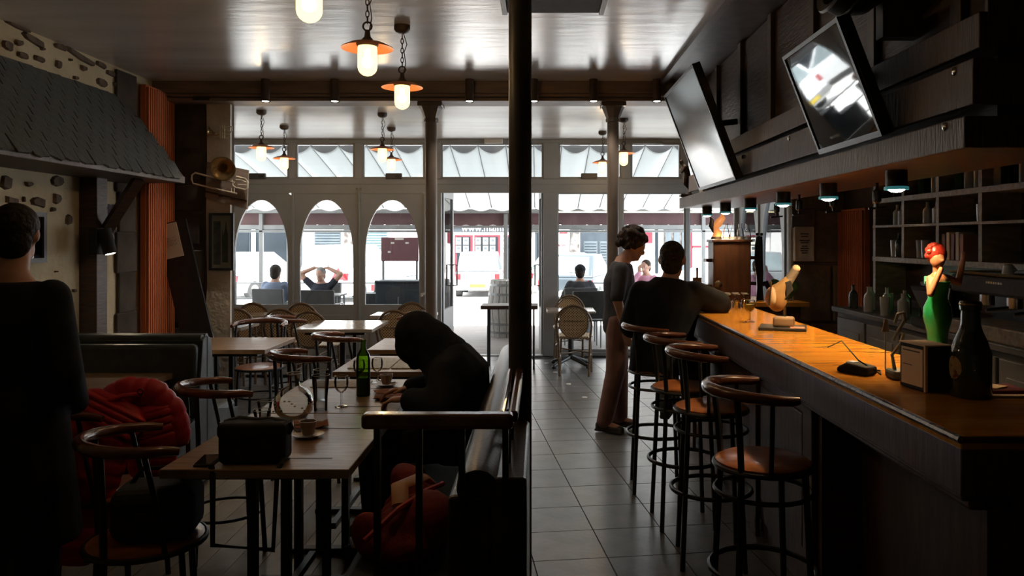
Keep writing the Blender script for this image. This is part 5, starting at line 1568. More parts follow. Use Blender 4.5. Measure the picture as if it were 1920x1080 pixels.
def wine_glass(loc, s_, lab, liquid=None, level=.5, group='stemmed glasses on the long table'):
    t = thing('wine_glass', lab, 'glass', loc, group=group)
    MB().lathe([(0, 0), (.033 * s_, 0), (.032 * s_, .003), (.006, .008), (.004, .02), (.004, .065 * s_), (.01, .072 * s_)], 20).build('stem', 'glass_thin', t, True)
    prof = [(.004, .070 * s_), (.022 * s_, .08 * s_), (.033 * s_, .10 * s_), (.036 * s_, .125 * s_), (.032 * s_, .155 * s_)]
    MB().lathe_open(prof, 22).build('bowl', 'glass_thin', t, True)
    MB().tube(arc((0, 0), .032 * s_, 0, 360, 22, z=.155 * s_)[:-1], .0014, 5, True).build('rim', 'bottle_clear', t, True)
    if liquid:
        zt = (.075 + .075 * level) * s_
        pr_ = [(0, .0735 * s_)] + [(r_ * .93, z + .002) for r_, z in prof[1:] if z < zt - .002] + [(.034 * s_ * .95, zt), (0, zt)]
        MB().lathe(pr_, 20).build('wine', liquid, t, True)
wine_glass((-1.0, 3.92, ZT_), 1.0, 'empty stemmed glass beside the tall tumblers')
wine_glass((-1.04, 4.48, ZT_), .95, 'stemmed glass with a drop of red wine behind the green bottle', 'red_wine', .25)
wine_glass((-.95, 4.55, ZT_), .95, 'empty stemmed glass close behind the green bottle')
# green bottle
t = thing('wine_bottle', 'green glass bottle standing on the long table', 'bottle', (-.95, 4.19, ZT_))
prof = [(0, .02), (.02, .006), (.035, 0), (.0375, .006), (.0375, .20), (.033, .225), (.018, .25), (.0145, .262), (.0145, .295), (.017, .296), (.017, .303), (.0145, .304)]
MB().lathe_open(prof, 26).build('glass_body', 'glass_green', t, True)
MB().lathe([(0, .008), (.0355, .008), (.0355, .10), (0, .10)], 20).build('wine', 'bottle_green', t, True)
# napkins, newspaper, phone, papers
M['pod'] = M['napkin']
for x, y, rz, lab in ((-.83, 4.28, .4, 'crumpled brown paper napkin beside the green bottle'), (-.80, 4.12, .1, 'brown paper napkin near the table edge by the guest'), (-1.03, 3.5, .3, 'brown paper napkin near the coffee cup')):
    vs = []; fs = []
    rnd = random.Random(int(x * -1000))
    n = 6
    for j in range(n + 1):
        for i in range(n + 1):
            vs.append(((i / n - .5) * .15, (j / n - .5) * .12, .004 + .010 * rnd.random()))
    for j in range(n):
        for i in range(n):
            a = j * (n + 1) + i; fs.append((a, a + 1, a + n + 2, a + n + 1))
    o = tag(MB().add(vs, fs).build('napkin', 'napkin'), lab, 'napkin', 'napkins on the long table'); o.location = (x, y, ZT_); o.rotation_euler = (0, 0, rz)
    sm_ = o.modifiers.new('s', 'SOLIDIFY'); sm_.thickness = .002
t = thing('newspaper', 'open newspaper spread over the dining table', 'newspaper', (-.97, 5.27, ZT_))
for sx in (-1, 1):
    MB().box(min(.005 * sx, .28 * sx), max(.005 * sx, .28 * sx), -.22, .22, 0, .006).build('page', 'newsprint', t, bevel=.002)
t = tag(MB().box(-.2, .2, -.14, .14, 0, .004).build('place_mat', 'newsprint', bevel=.001), 'printed paper place mat on the bare table behind the newspaper table', 'place mat'); t.location = (-.9, 6.25, ZT_)
t = tag(MB().box(-.16, .16, -.1, .1, 0, .004).build('menu_card', 'newsprint', bevel=.001), 'printed menu sheet lying behind the green bottle on the long table', 'menu'); t.location = (-1.15, 4.52, ZT_)
t = thing('phone', 'dark phone lying flat beside the black bag', 'phone', (-1.26, 2.95, ZT_), R(8))
MB().box(-.036, .036, -.072, .072, 0, .009).build('body', 'black_metal', t, bevel=.004)
MB().box(-.033, .033, -.066, .066, .009, .0096).build('screen', 'screen', t)
# black bag on the table
t = thing('black_bag', 'boxy black camera bag standing on the near end of the long table', 'bag', (-1.085, 2.965, ZT_), R(2))
MB().box(-.125, .125, -.06, .06, 0, .135).build('body', 'black_matte', t, bevel=.022, seg=4)
MB().box(-.128, .128, -.066, .062, .095, .155).build('flap', 'black_matte', t, bevel=.02, seg=4)
for sx in (-1, 1):
    MB().tube([(sx * .126, 0, .10), (sx * .138, 0, .125), (sx * .13, 0, .145)], .008, 6).build('strap_loop', 'black_metal', t, True)
MB().tube([(-.12, .0, .15), (-.07, .02, .163), (.0, .01, .158), (.06, -.01, .165), (.12, 0, .15)], .011, 6, flat=.4).build('strap', 'black_matte', t, True)
MB().tube([(-.12, -.05, .02), (-.13, -.10, .012), (-.12, -.112, -.02), (-.12, -.112, -.28), (.10, -.112, -.30), (.115, -.112, -.02), (.12, -.09, .012), (.12, -.05, .02)], .012, 6, flat=.35).build('shoulder_strap', 'black_matte', t, True)
# black bag on the chair
t = thing('handbag', 'soft black handbag resting on the bistro chair seat at the near table corner', 'bag', (-1.46, 2.97, .468), R(10))
MB().box(-.15, .15, -.11, .11, 0, .20).build('body', 'black_matte', t, bevel=.05, seg=4)
MB().tube([(-.10, 0, .19), (-.06, .01, .25), (.06, .01, .25), (.10, 0, .19)], .010, 8).build('handle', 'black_matte', t, True)
MB().box(-.05, .05, -.118, -.108, .07, .12).build('front_pocket', 'black_metal', t, bevel=.01)

# red puffer jacket over the chair
t = thing('puffer_jacket', 'red quilted puffer jacket hung over a bistro chair', 'jacket', (-1.93, 3.55, .18))
def puff(path, rx, ry, bands, amp=.007, u=None):
    rings = []
    n = bands * 6
    for i in range(n + 1):
        s_ = i / n
        f = s_ * (len(path) - 1); a = min(int(f), len(path) - 2); w_ = f - a
        c_ = Vector(path[a]).lerp(Vector(path[a + 1]), w_)
        bl = abs(math.sin(math.pi * s_ * bands)) ** .6 * amp
        ex_ = min(1, s_ * 10, (1 - s_) * 10)
        f2 = .6 + .4 * ex_
        rxx = (rx[0] + (rx[1] - rx[0]) * s_) * f2 + bl; ryy = (ry[0] + (ry[1] - ry[0]) * s_) * f2 + bl
        d = (Vector(path[a + 1]) - Vector(path[a])).normalized()
        uu = Vector(u or (1, 0, 0)); uu = (uu - uu.dot(d) * d).normalized(); vv = d.cross(uu)
        rings.append((c_, uu * rxx, vv * ryy))
    return MB().loft(rings)
puff([(-.14, -.16, .0), (-.11, -.14, .30), (-.03, -.10, .58), (.03, -.04, .70)], (.16, .175), (.06, .07), 15).build('body', 'red_puffer', t, True, angle=60)
puff([(.14, .02, .30), (.16, .0, .50), (.12, 0, .66)], (.10, .13), (.04, .06), 9).build('side', 'red_puffer', t, True, angle=60)
puff([(-.07, -.04, .64), (.05, -.02, .72), (.16, .0, .71), (.23, .03, .62), (.27, .03, .46)], (.05, .05), (.07, .06), 9, .006, (0, 1, 0)).build('sleeve', 'red_puffer', t, True, angle=60)
MB().tube([(.02, -.11, .70), (.08, -.10, .72), (.15, -.07, .72)], .012, 8).build('collar', 'red_puffer', t, True)
MB().tube([(.145 + .012 * math.cos(2 * math.pi * q / 10), -.085, .735 + .012 * math.sin(2 * math.pi * q / 10)) for q in range(10)], .003, 5, True).build('hanging_loop', 'black_metal', t, True)
# red coat heap on the leather bench
def heap(name, loc, rad, m, lab, cat, seed, group=None, amp=.35):
    t = thing(name, lab, cat, loc, group=group)
    rnd = random.Random(seed)
    b = MB()
    for q in range(12):
        a = rnd.uniform(0, 2 * math.pi); f = rnd.uniform(.1, .75)
        b.ell((rad[0] * f * math.cos(a), rad[1] * f * math.sin(a), rad[2] * rnd.uniform(.25, .7)), (rad[0] * rnd.uniform(.25, .5), rad[1] * rnd.uniform(.25, .5), rad[2] * rnd.uniform(.25, .45)), 12, 8, Euler((rnd.uniform(-.4, .4), rnd.uniform(-.4, .4), rnd.uniform(0, 3))).to_matrix())
    b.ell((0, 0, rad[2] * .3), (rad[0] * .8, rad[1] * .8, rad[2] * .32))
    o = b.build('cloth', m, t, True)
    r_ = o.modifiers.new('r', 'REMESH'); r_.mode = 'VOXEL'; r_.voxel_size = .014; r_.use_smooth_shade = True
    s_ = o.modifiers.new('s', 'SMOOTH'); s_.iterations = 3
    return t
t = heap('red_coat', (-.47, 2.86, .457), (.20, .32, .24), 'red_cloth', 'crumpled red coat heaped on the leather bench behind the wooden end rail', 'coat', 4)
MB().tube([(-.02, -.12, .20), (-.04, -.02, .235), (.03, .08, .24), (.05, .14, .20)], [.03, .035, .035, .025], 10, flat=.35).build('tan_pouch', 'tan_leather', t, True)
MB().tube([(-.12, -.24, .12), (-.02, -.16, .2), (.06, -.02, .22), (.1, .12, .20)], .010, 8).build('piping', 'red_puffer', t, True)
t = heap('dark_bag', (-.56, 3.42, .457), (.10, .14, .16), 'cloth_black', 'soft dark bag on the bench between the red coat and the hunched guest', 'bag', 8)

# ================================================================== ON THE BAR
ZB = 1.121
# ham on its stand
t = thing('ham_stand', 'cured ham leg clamped hoof up on a wooden stand on the bar', 'ham', (1.29, 4.12, ZB), R(-20))
MB().box(-.11, .13, -.10, .10, 0, .014).build('board', 'black_matte', t, bevel=.003)
MB().box(-.04, .07, -.045, .045, .014, .065).build('block', 'wood_table', t, bevel=.012, seg=3)
MB().cyl((.02, 0, .06), (.02, 0, .13), .009, n=8).build('pin', 'steel', t, True)
b = MB(); b.ell((-.02, 0, .165), (.055, .045, .075), 16, 10); b.cap((-.01, 0, .20), .04, (.035, 0, .255), .028)
M['ham'] = mat('ham', (.36, .20, .08), .4, col2=(.48, .29, .12), scale=8)
M['ham_cut'] = mat('ham_cut', (.62, .48, .30), .4, col2=(.45, .16, .10), scale=9)
o = b.build('ham_body', 'ham', t, True); r_ = o.modifiers.new('r', 'REMESH'); r_.mode = 'VOXEL'; r_.voxel_size = .008; r_.use_smooth_shade = True
MB().ell((-.045, -.02, .17), (.035, .034, .055), 14, 8).build('cut_face', 'ham_cut', t, True)
MB().cyl((.03, 0, .24), (.075, 0, .315), .026, .023, n=16).build('shank_wrap', 'cane_plain' if 'cane_plain' in M else 'shelf_wood', t, True)
MB().ell((.077, 0, .322), (.022, .022, .02)).build('hoof', 'card_cream', t, True)
b = MB().prism([(-.0, .13), (.065, .21), (.05, .26), (.02, .25), (.03, .18)], 'y', -.03, .03); b.build('clamp', 'black_matte', t, bevel=.006)
MB().cyl((-.055, -.055, .125), (-.045, -.052, .255), .004, n=6).build('knife_steel', 'brass', t, True)
MB().box(.05, .12, -.09, -.03, .014, .018).build('ham_slice', 'ham_cut', t)
wine_glass((1.222, 4.47, ZB), .82, 'glass of white wine standing on the bar beside the ham', 'wine', .65, group='wine glasses on the bar')
# rows of upturned glasses at the far end
for r_ in range(2):
    for q in range(5):
        x = 1.17 + .062 * q + .02 * r_; y = 5.30 + .11 * r_
        t = thing('short_glass', 'small upturned stemmed glass in the row at the far end of the bar', 'glass', (x, y, ZB), group='upturned glasses at the far end of the bar')
        MB().lathe_open([(.025, 0), (.027, .03), (.020, .055), (.005, .062), (.004, .085), (.024, .10), (.024, .103), (0, .104)], 14).build('glass', 'glass_thin', t, True)
        MB().lathe([(.0235, .10), (.0235, .104), (0, .104)], 12).build('foot', 'bottle_clear', t, True)
# beer tap tower cabinet with statue and carafes
t = thing('tap_cabinet', 'brown wooden tap cabinet standing at the far end of the bar', 'cabinet', (1.50, 6.05, ZB))
MB().box(-.155, .135, -.10, .10, 0, .46).build('body', 'wood_bar', t, bevel=.008)
MB().box(-.165, .145, -.11, .11, .455, .475).build('top', 'wood_bar', t, bevel=.004)
for z in (.10, .30):
    MB().box(-.20, -.155, -.05, .05, z, z + .025).build('side_ledge', 'wood_bar', t)
    MB().box(.135, .19, -.05, .05, z + .02, z + .045).build('side_ledge', 'wood_bar', t)
MB().tube([(-.14, -.10, .08), (-.15, -.15, .09), (-.15, -.16, .04)], .009, 8).build('tap', 'steel', t, True)
MB().ell((-.12, -.115, .13), (.03, .02, .03)).build('tap_badge', 'bronze', t, True)
MB().box(-.16, -.02, -.19, -.11, .0, .008).build('drip_tray', 'steel', t)
for q in range(4):
    t = thing('carafe', 'small glass carafe in the row on top of the tap cabinet', 'carafe', (1.46 + .055 * q, 6.02, ZB + .476), group='carafes on the tap cabinet')
    MB().lathe_open([(0, .002), (.026, .002), (.028, .03), (.022, .07), (.013, .09), (.013, .115), (.018, .122)], 14).build('body', 'glass_thin', t, True)
    MB().lathe([(.0285, .0), (.0285, .022), (.0, .022)], 14).build('base', 'bottle_clear', t, True)
t = thing('flame_figure', 'twisted orange glass flame figure with added glow on top of the tap cabinet', 'ornament', (1.385, 6.03, ZB + .476))
M['flame'] = mat('flame', (.45, .14, .05), .3, col2=(.7, .35, .15), scale=8, emit=(1, .35, .1), estr=.25)  # no lamp: emission paints in the shine of the downlight above
MB().tube([(0, 0, 0), (.01, 0, .05), (-.01, 0, .09), (.02, 0, .13), (.05, 0, .17), (.045, 0, .205)], [.04, .035, .028, .032, .024, .006], 12).build('flame', 'flame', t, True)
MB().tube([(-.01, 0, .06), (-.04, 0, .11), (-.035, 0, .15), (-.05, 0, .175)], [.02, .022, .016, .004], 10).build('flame_tongue', 'bronze', t, True)
MB().lathe([(.045, 0), (.04, .02), (0, .03)], 16).build('foot', 'bronze', t, True)
t = thing('bear_tap', 'tall dark carved tap handle beside the tap cabinet', 'tap', (1.74, 6.08, ZB))
MB().tube([(0, 0, 0), (0, 0, .10), (0, 0, .2), (-.01, 0, .30), (-.01, 0, .42), (-.005, 0, .50)], [.03, .022, .028, .034, .032, .024], 12).build('body', 'black_matte', t, True)
for sx in (-1, 1): MB().ell((sx * .018 - .005, 0, .515), .012).build('ear', 'black_matte', t, True)
MB().tube([(.0, 0, .12), (.05, 0, .13), (.07, -.02, .08), (.08, -.02, .02)], [.02, .024, .02, .014], 10).build('paw', 'black_matte', t, True)
t = heap('flower_bowl', (1.92, 6.1, ZB + .004), (.12, .12, .16), 'leaf', 'low dark bowl with reddish leaves behind the tap handle', 'bowl', 11)
t = thing('gilded_frame', 'small upright wooden menu holder beside the man in the dark jacket', 'menu holder', (1.27, 6.2, ZB))
MB().box(-.035, .035, -.012, .012, 0, .17).build('board', 'wood_table', t, bevel=.004)
MB().box(-.008, .008, -.008, .008, .17, .25).build('finial', 'wood_table', t)
MB().box(-.06, .06, -.05, .05, 0, .012).build('base', 'wood_dark', t)

# card reader with cable
t = thing('card_reader', 'small black card reader with a coiled cable on the bar', 'card reader', (1.135, 2.76, ZB), R(35))
MB().prism([(-.06, 0), (.06, 0), (.06, .018), (.02, .04), (-.06, .03)], 'x', -.035, .035).build('body', 'black_matte', t, bevel=.008)
MB().box(-.02, .02, .0, .03, .036, .040).build('screen', 'print_blue', t)
MB().tube([(.03, .06, .01), (.08, .07, .004), (.10, -.03, .004), (.02, -.08, .004), (-.02, -.02, .05), (.06, .1, .1), (.12, .2, .06)], .0025, 6).build('cable', 'black_matte', t, True)
# display box with cream cards
t = thing('menu_box', 'black display box with framed cream card on the bar', 'box', (1.242, 2.485, ZB), R(9))
MB().box(-.045, .045, -.065, .065, 0, .142).build('body', 'black_matte', t, bevel=.003)
MB().box(-.0475, -.045, -.053, .053, .012, .130).build('card', 'card_cream', t)
MB().box(-.0485, -.0475, -.040, .044, .119, .123).build('heading_line', 'wood_bar', t)
MB().box(-.0485, -.0475, -.002, .044, .074, .0765).build('text_line', 'wood_bar', t)
MB().box(-.048, .047, -.067, .067, .142, .146).build('lid_edge', 'card_cream', t)
MB().box(-.048, -.040, -.068, -.060, 0, .142).build('corner_edge', 'card_cream', t)
# giant beer bottle
t = thing('display_bottle', 'large black display bottle with gold neck band on the bar', 'bottle', (1.318, 2.36, ZB))
MB().lathe([(0, 0), (.056, 0), (.058, .006), (.058, .135), (.054, .142), (.052, .15), (.046, .17), (.033, .20), (.028, .22), (.027, .262), (0, .262)], 30).build('body', 'bottle_dark', t, True)
MB().lathe([(.0275, .26), (.031, .262), (.031, .285), (.028, .29), (0, .29)], 24).build('cap', 'bottle_dark', t, True)
MB().lathe([(.0315, .277), (.0325, .280), (.0315, .283)], 24).build('neck_band', 'brass', t, True)
b = MB(); vs = []; fs = []
for j in range(9):
    for i in range(5):
        a = R(165 + 14 * i); z = .055 + .068 * j / 8
        w_ = math.sin(math.pi * (j + .3) / 8.6) ** .5
        aa = R(190 + (14 * i - 28) * w_)
        vs.append((.0588 * math.cos(aa), .0588 * math.sin(aa), z))
for j in range(8):
    for i in range(4):
        q = j * 5 + i; fs.append((q, q + 1, q + 6, q + 5))
M['label_tan'] = mat('label_tan', (.40, .30, .16), .6, col2=(.16, .03, .02), scale=40, lo=.5, hi=.6)
b.add(vs, fs).build('label', 'label_tan', t, True)
# gooseneck and tag
t = thing('gooseneck', 'pale looped gooseneck cable with a hanging tag on the bar', 'cable', (1.235, 2.66, ZB))
MB().box(-.03, .03, -.04, .04, 0, .03).build('base', 'cabinet_grey', t, bevel=.01)
MB().tube([(-.01, 0, .03), (-.02, 0, .08), (.01, 0, .12), (.02, 0, .15), (.0, 0, .16), (-.015, 0, .13), (.005, 0, .17), (.025, 0, .20), (.02, 0, .225), (.0, 0, .22), (-.01, 0, .19)], .006, 8).build('neck', 'plaster_pale', t, True)
MB().prism([(-.055, .16), (-.03, .16), (-.035, .20), (-.045, .205)], 'y', -.002, .002).build('tag', 'card_cream', t)
MB().cyl((-.043, 0, .03), (-.043, 0, .165), .002, n=6).build('tag_wire', 'plaster_pale', t)
# papers and tray near the corner
t = tag(MB().box(-.09, .09, -.06, .06, 0, .012).build('tray', 'shop_red', bevel=.004), 'flat red folder lying on the bar corner behind the display bottle', 'folder'); t.location = (1.43, 2.44, ZB)
t = tag(MB().box(-.035, .035, -.045, .045, 0, .004).build('slip', 'card_cream'), 'pale paper slip lying on the red folder', 'paper'); t.location = (1.42, 2.45, ZB + .0125); t.rotation_euler = (0, 0, .6)
t = tag(MB().box(-.1, .1, -.012, .012, 0, .006).build('ruler', 'card_cream'), 'pale wooden strip lying in front of the red folder', 'strip'); t.location = (1.43, 2.345, ZB)
# hanging optics under the canopy
for x, Y in ((1.62, 4.25), (1.60, 4.75), (1.64, 3.75), (1.6, 5.2)):
    t = thing('bottle_optic', 'small dark spirit dispenser hanging under the bar canopy', 'dispenser', (x, Y, 1.872), group='spirit dispensers under the canopy')
    MB().lathe([(.008, 0), (.008, -.03), (.02, -.04), (.02, -.09), (.008, -.10), (.006, -.12)], 12).build('body', 'black_metal', t, True)
    MB().tube([(-.04, 0, -.125), (.04, 0, -.12)], .006, 6).build('lever', 'black_metal', t, True)

# red-haired figurine
t = thing('figurine', 'figurine of a red-haired woman in a long green dress on the bar work shelf', 'figurine', (1.625, 3.15, 1.0), R(25))
M['fig_green'] = mat('fig_green', (.01, .20, .06), .25, col2=(.02, .26, .08), scale=6)
M['fig_skin'] = mat('fig_skin', (.40, .17, .085), .4, col2=(.45, .20, .10), scale=6)
M['fig_hair'] = mat('fig_hair', (.28, .015, .008), .35, col2=(.36, .03, .015), scale=25, bump=.5)
M['fig_arm'] = mat('fig_arm', (.10, .045, .025), .4, col2=(.13, .06, .035), scale=6)
MB().lathe([(.06, 0), (.062, .008), (.05, .016), (0, .018)], 24).build('base', 'black_matte', t, True)
MB().lathe([(.03, .016), (.034, .06), (.03, .13), (.034, .17), (.046, .215), (.044, .245), (.030, .275), (.036, .31), (.040, .325), (.0, .33)], 24, sx=1, sy=.85).build('dress', 'fig_green', t, True)
b = MB(); b.ell((0, 0, .325), (.038, .028, .03)); b.cap((0, 0, .33), .014, (-.004, 0, .37), .012); b.ell((-.006, -.004, .395), (.021, .024, .028))
b.cap((-.04, -.005, .335), .012, (-.058, -.02, .29), .010); b.cap((-.058, -.02, .29), .010, (-.03, -.035, .365), .008)
b.cap((.04, 0, .335), .013, (.095, .0, .32), .011); b.cap((.095, 0, .32), .011, (.118, 0, .395), .008); b.ell((.12, 0, .405), (.010, .006, .014))
b.ell((-.012, -.028, .392), (.005, .005, .006))
o = b.build('body', 'fig_skin', t, True); r_ = o.modifiers.new('r', 'REMESH'); r_.mode = 'VOXEL'; r_.voxel_size = .004; r_.use_smooth_shade = True
b = MB()
rnd = random.Random(9)
b.ell((.002, .006, .41), (.030, .032, .034), 16, 10)
for q in range(26):
    a = rnd.uniform(0, 6.28); e = rnd.uniform(-.4, 1.3)
    b.ell((.002 + .026 * math.cos(a) * math.cos(e), .010 + .026 * abs(math.sin(a)) * math.cos(e) - .006, .412 + .028 * math.sin(e)), .011, 8, 6)
b.build('hair', 'fig_hair', t, True)
t.scale = (1.31, 1.31, 1.31)
# ================================================================== PEOPLE
def remesh(b, name, m, parent, vox, it=4):
    me = b.mesh(name)
    o = bpy.data.objects.new(name, me); C.objects.link(o)
    r_ = o.modifiers.new('r', 'REMESH'); r_.mode = 'VOXEL'; r_.voxel_size = vox; r_.use_smooth_shade = True
    if it:
        s_ = o.modifiers.new('s', 'SMOOTH'); s_.iterations = it; s_.factor = .5
    dg = bpy.context.evaluated_depsgraph_get()
    me2 = bpy.data.meshes.new_from_object(o.evaluated_get(dg))
    bpy.data.objects.remove(o)
    me2.materials.clear()
    me2.polygons.foreach_set('use_smooth', [True] * len(me2.polygons))
    o = bpy.data.objects.new(name, me2); C.objects.link(o)
    me2.materials.append(M[m]); o.parent = parent
    return o

def hand(b, w_, d, nrm, thumb, curl=.5, s_=1.0):
    """wrist w_, direction d, palm normal nrm, thumb side vector"""
    w_ = Vector(w_); d = Vector(d).normalized(); nrm = Vector(nrm); nrm = (nrm - nrm.dot(d) * d).normalized()
    sd_ = d.cross(nrm).normalized()
    if sd_.dot(Vector(thumb)) < 0: sd_ = -sd_
    Rm = Matrix((sd_, d, nrm)).transposed()
    b.ell(w_ + d * .045 * s_, (.040 * s_, .052 * s_, .016 * s_), 12, 8, Rm)
    for q, (off, ln) in enumerate(((.028, .070), (.010, .078), (-.009, .072), (-.027, .056))):
        p = w_ + d * .085 * s_ + sd_ * off * s_
        a = curl * .7
        d1 = (d * math.cos(a) + nrm * math.sin(a)).normalized()
        a2 = curl * 1.6
        d2 = (d * math.cos(a2) + nrm * math.sin(a2)).normalized()
        p1 = p + d1 * ln * .55 * s_; p2 = p1 + d2 * ln * .5 * s_
        b.cap(p - d * .02, .0095 * s_, p1, .0088 * s_, 8); b.cap(p1, .0088 * s_, p2, .0075 * s_, 8)
    p = w_ + d * .022 * s_ + sd_ * .030 * s_
    p1 = p + (d * .6 + sd_ * .7 + nrm * .2).normalized() * .036 * s_; p2 = p1 + (d * .9 + sd_ * .15 + nrm * .4).normalized() * .032 * s_
    b.cap(p, .012 * s_, p1, .0105 * s_, 8); b.cap(p1, .0105 * s_, p2, .009 * s_, 8)

def person(lab, base, J, top, trousers, hair, hairfn, vox=.009, sleeve=1.0, shoe='shoe', tscale=1.0, coat=None, loose=.012, collar=False, s_=1.0, curl=(.5, .5), group=None, head_s=1.0, cap=None):
    base = Vector(base)
    t = thing('person', lab, 'person', base, group=group)
    g = {k_: (Vector(v) - base if k_ not in ('face', 'hdl', 'hdr', 'nl', 'nr', 'tl', 'tr', 'toel', 'toer', 'headup') else Vector(v)) for k_, v in J.items()}
    pel, che, nek, hed = g['pel'], g['che'], g['nek'], g['hed']
    side = (g['shr'] - g['shl']); shw = side.length / 2; side.normalize()
    psd = g.get('pside', side) if 'pside' not in J else Vector(J['pside']).normalized()
    def rings(off):
        out = []
        path = [(pel + (pel - che).normalized() * .10, .145, .10, psd), (pel, .165, .115, psd), (pel.lerp(che, .35), .145, .105, psd.lerp(side, .35)), (pel.lerp(che, .7), .158, .115, psd.lerp(side, .7)), (che, .172, .12, side),
                (che.lerp(nek, .45), shw * .88, .095, side), (che.lerp(nek, .8), .085, .07, side), (nek, .058, .058, side)]
        for i, (c_, rx, ry, sdv) in enumerate(path):
            a = path[max(0, i - 1)][0]; b_ = path[min(len(path) - 1, i + 1)][0]
            up = (b_ - a).normalized(); sv = (sdv - sdv.dot(up) * up).normalized(); fv = up.cross(sv)
            out.append((c_, sv * (rx * tscale + off), fv * (ry * tscale + off)))
        return out
    b = MB()
    b.loft(rings(0))
    fc = g['face'].normalized(); hu = g.get('headup', (hed - nek)).normalized(); hu = (hu - hu.dot(fc) * fc).normalized(); hs = fc.cross(hu).normalized()
    Rh = Matrix((hs, fc, hu)).transposed()
    hS = head_s
    b.cap(nek - (nek - che).normalized() * .03, .060, hed - hu * .05 * hS, .052)
    b.ell(hed + hu * .02 * hS, (.074 * hS, .094 * hS, .098 * hS), 20, 14, Rh)
    b.ell(hed + fc * .022 * hS - hu * .055 * hS, (.056 * hS, .066 * hS, .066 * hS), 16, 10, Rh)
    b.ell(hed + fc * .094 * hS - hu * .018 * hS, (.013 * hS, .018 * hS, .022 * hS), 10, 8, Rh)
    b.ell(hed + fc * .083 * hS + hu * .022 * hS, (.05 * hS, .013 * hS, .010 * hS), 12, 8, Rh)
    b.ell(hed + fc * .078 * hS - hu * .058 * hS, (.022 * hS, .012 * hS, .009 * hS), 10, 8, Rh)
    b.ell(hed + fc * .070 * hS - hu * .088 * hS, (.02 * hS, .016 * hS, .014 * hS), 10, 8, Rh)
    for q in (-1, 1):
        b.ell(hed + hs * q * .076 * hS - fc * .005 * hS, (.009 * hS, .018 * hS, .030 * hS), 8, 8, Rh)
    for e in 'lr':
        g['sh' + e] = g['sh' + e] + side * (-.035 if e == 'r' else .035) - (nek - che).normalized() * .025
    arms = {}
    for e in 'lr':
        sh_, el, ha = g['sh' + e], g['el' + e], g['ha' + e]
        b.cap(sh_, .056 * tscale, el, .043 * tscale); b.cap(el, .043 * tscale, ha, .029)
        hand(b, ha, g.get('hd' + e, (ha - el)), g.get('n' + e, Vector((0, 0, -1))), g.get('t' + e, -side if e == 'r' else side), curl['lr'.index(e)], s_)
    for e in 'lr':
        hp = pel + psd * (.09 if e == 'r' else -.09) * tscale
        kn, an = g['kn' + e], g['an' + e]
        b.cap(hp, .088, kn, .060); b.cap(kn, .060, an, .040)
        td = g.get('toe' + e, fc).normalized()
        b.cap(an - Vector((0, 0, .02)), .036, an + td * .12 - Vector((0, 0, .035)), .028)
    remesh(b, 'body', 'skin', t, vox, 3)
    # clothes
    b = MB(); b.loft(rings(loose) if collar else rings(loose)[:-1])
    for e in 'lr':
        sh_, el, ha = g['sh' + e], g['el' + e], g['ha' + e]
        b.cap(sh_, .056 * tscale + loose * .6, sh_.lerp(el, min(1, sleeve * 2)), .048 * tscale + loose)
        if sleeve > .5:
            b.cap(el, .048 * tscale + loose, el.lerp(ha, min(1, (sleeve - .5) * 2) * .98), .040 + loose * .6)
    if coat: coat(b, g, pel, che, psd)
    remesh(b, 'top', top, t, max(vox, .011), 12)
    b = MB()
    pr_ = rings(.010)
    b.loft(pr_[:3])
    for e in 'lr':
        hp = pel + psd * (.09 if e == 'r' else -.09) * tscale
        kn, an = g['kn' + e], g['an' + e]
        b.cap(hp, .100, kn, .082); b.cap(kn, .082, kn.lerp(an, .97), .070)
    remesh(b, 'trousers', trousers, t, max(vox, .012), 4)
    for e in 'lr':
        an = g['an' + e]; td = Vector(g.get('toe' + e, fc)); td.z = 0; td.normalize()
        sv = Vector((0, 0, 1)).cross(td)
        b = MB()
        T = Matrix((td, sv, Vector((0, 0, 1)))).transposed().to_4x4(); T.translation = an
        for p0_, r0_, p1_, r1_ in (((-.05, 0, -.035), .036, (.05, 0, -.038), .036), ((.05, 0, -.038), .036, (.15, 0, -.045), .030), ((-.02, 0, .0), .046, (.0, 0, -.03), .042)):
            b.cap(T @ Vector(p0_), r0_, T @ Vector(p1_), r1_)
        b.box(-.08, .17, -.036, .036, -.078, -.062, T)
        remesh(b, 'shoe', shoe, t, .011, 2)
    b = MB(); hairfn(b, hed, hs, fc, hu, Rh, nek, che)
    remesh(b, 'hair', hair, t, max(vox, .009), 2)
    if cap:
        b = MB()
        b.ell(hed + hu * .045 * hS - fc * .008, (.088 * hS, .108 * hS, .078 * hS), 18, 10, Rh)
        b.ell(hed + hu * .045 * hS + fc * .12, (.06, .06, .008), 14, 8, Rh)
        remesh(b, 'cap', cap, t, .010, 2)
    for q in (-1, 1):
        e_ = hed + fc * .080 * hS + hs * q * .031 * hS + hu * .004 * hS
        MB().ell(e_, (.011 * hS,) * 3, 10, 8).build('eye', 'porcelain', t, True)
    return t

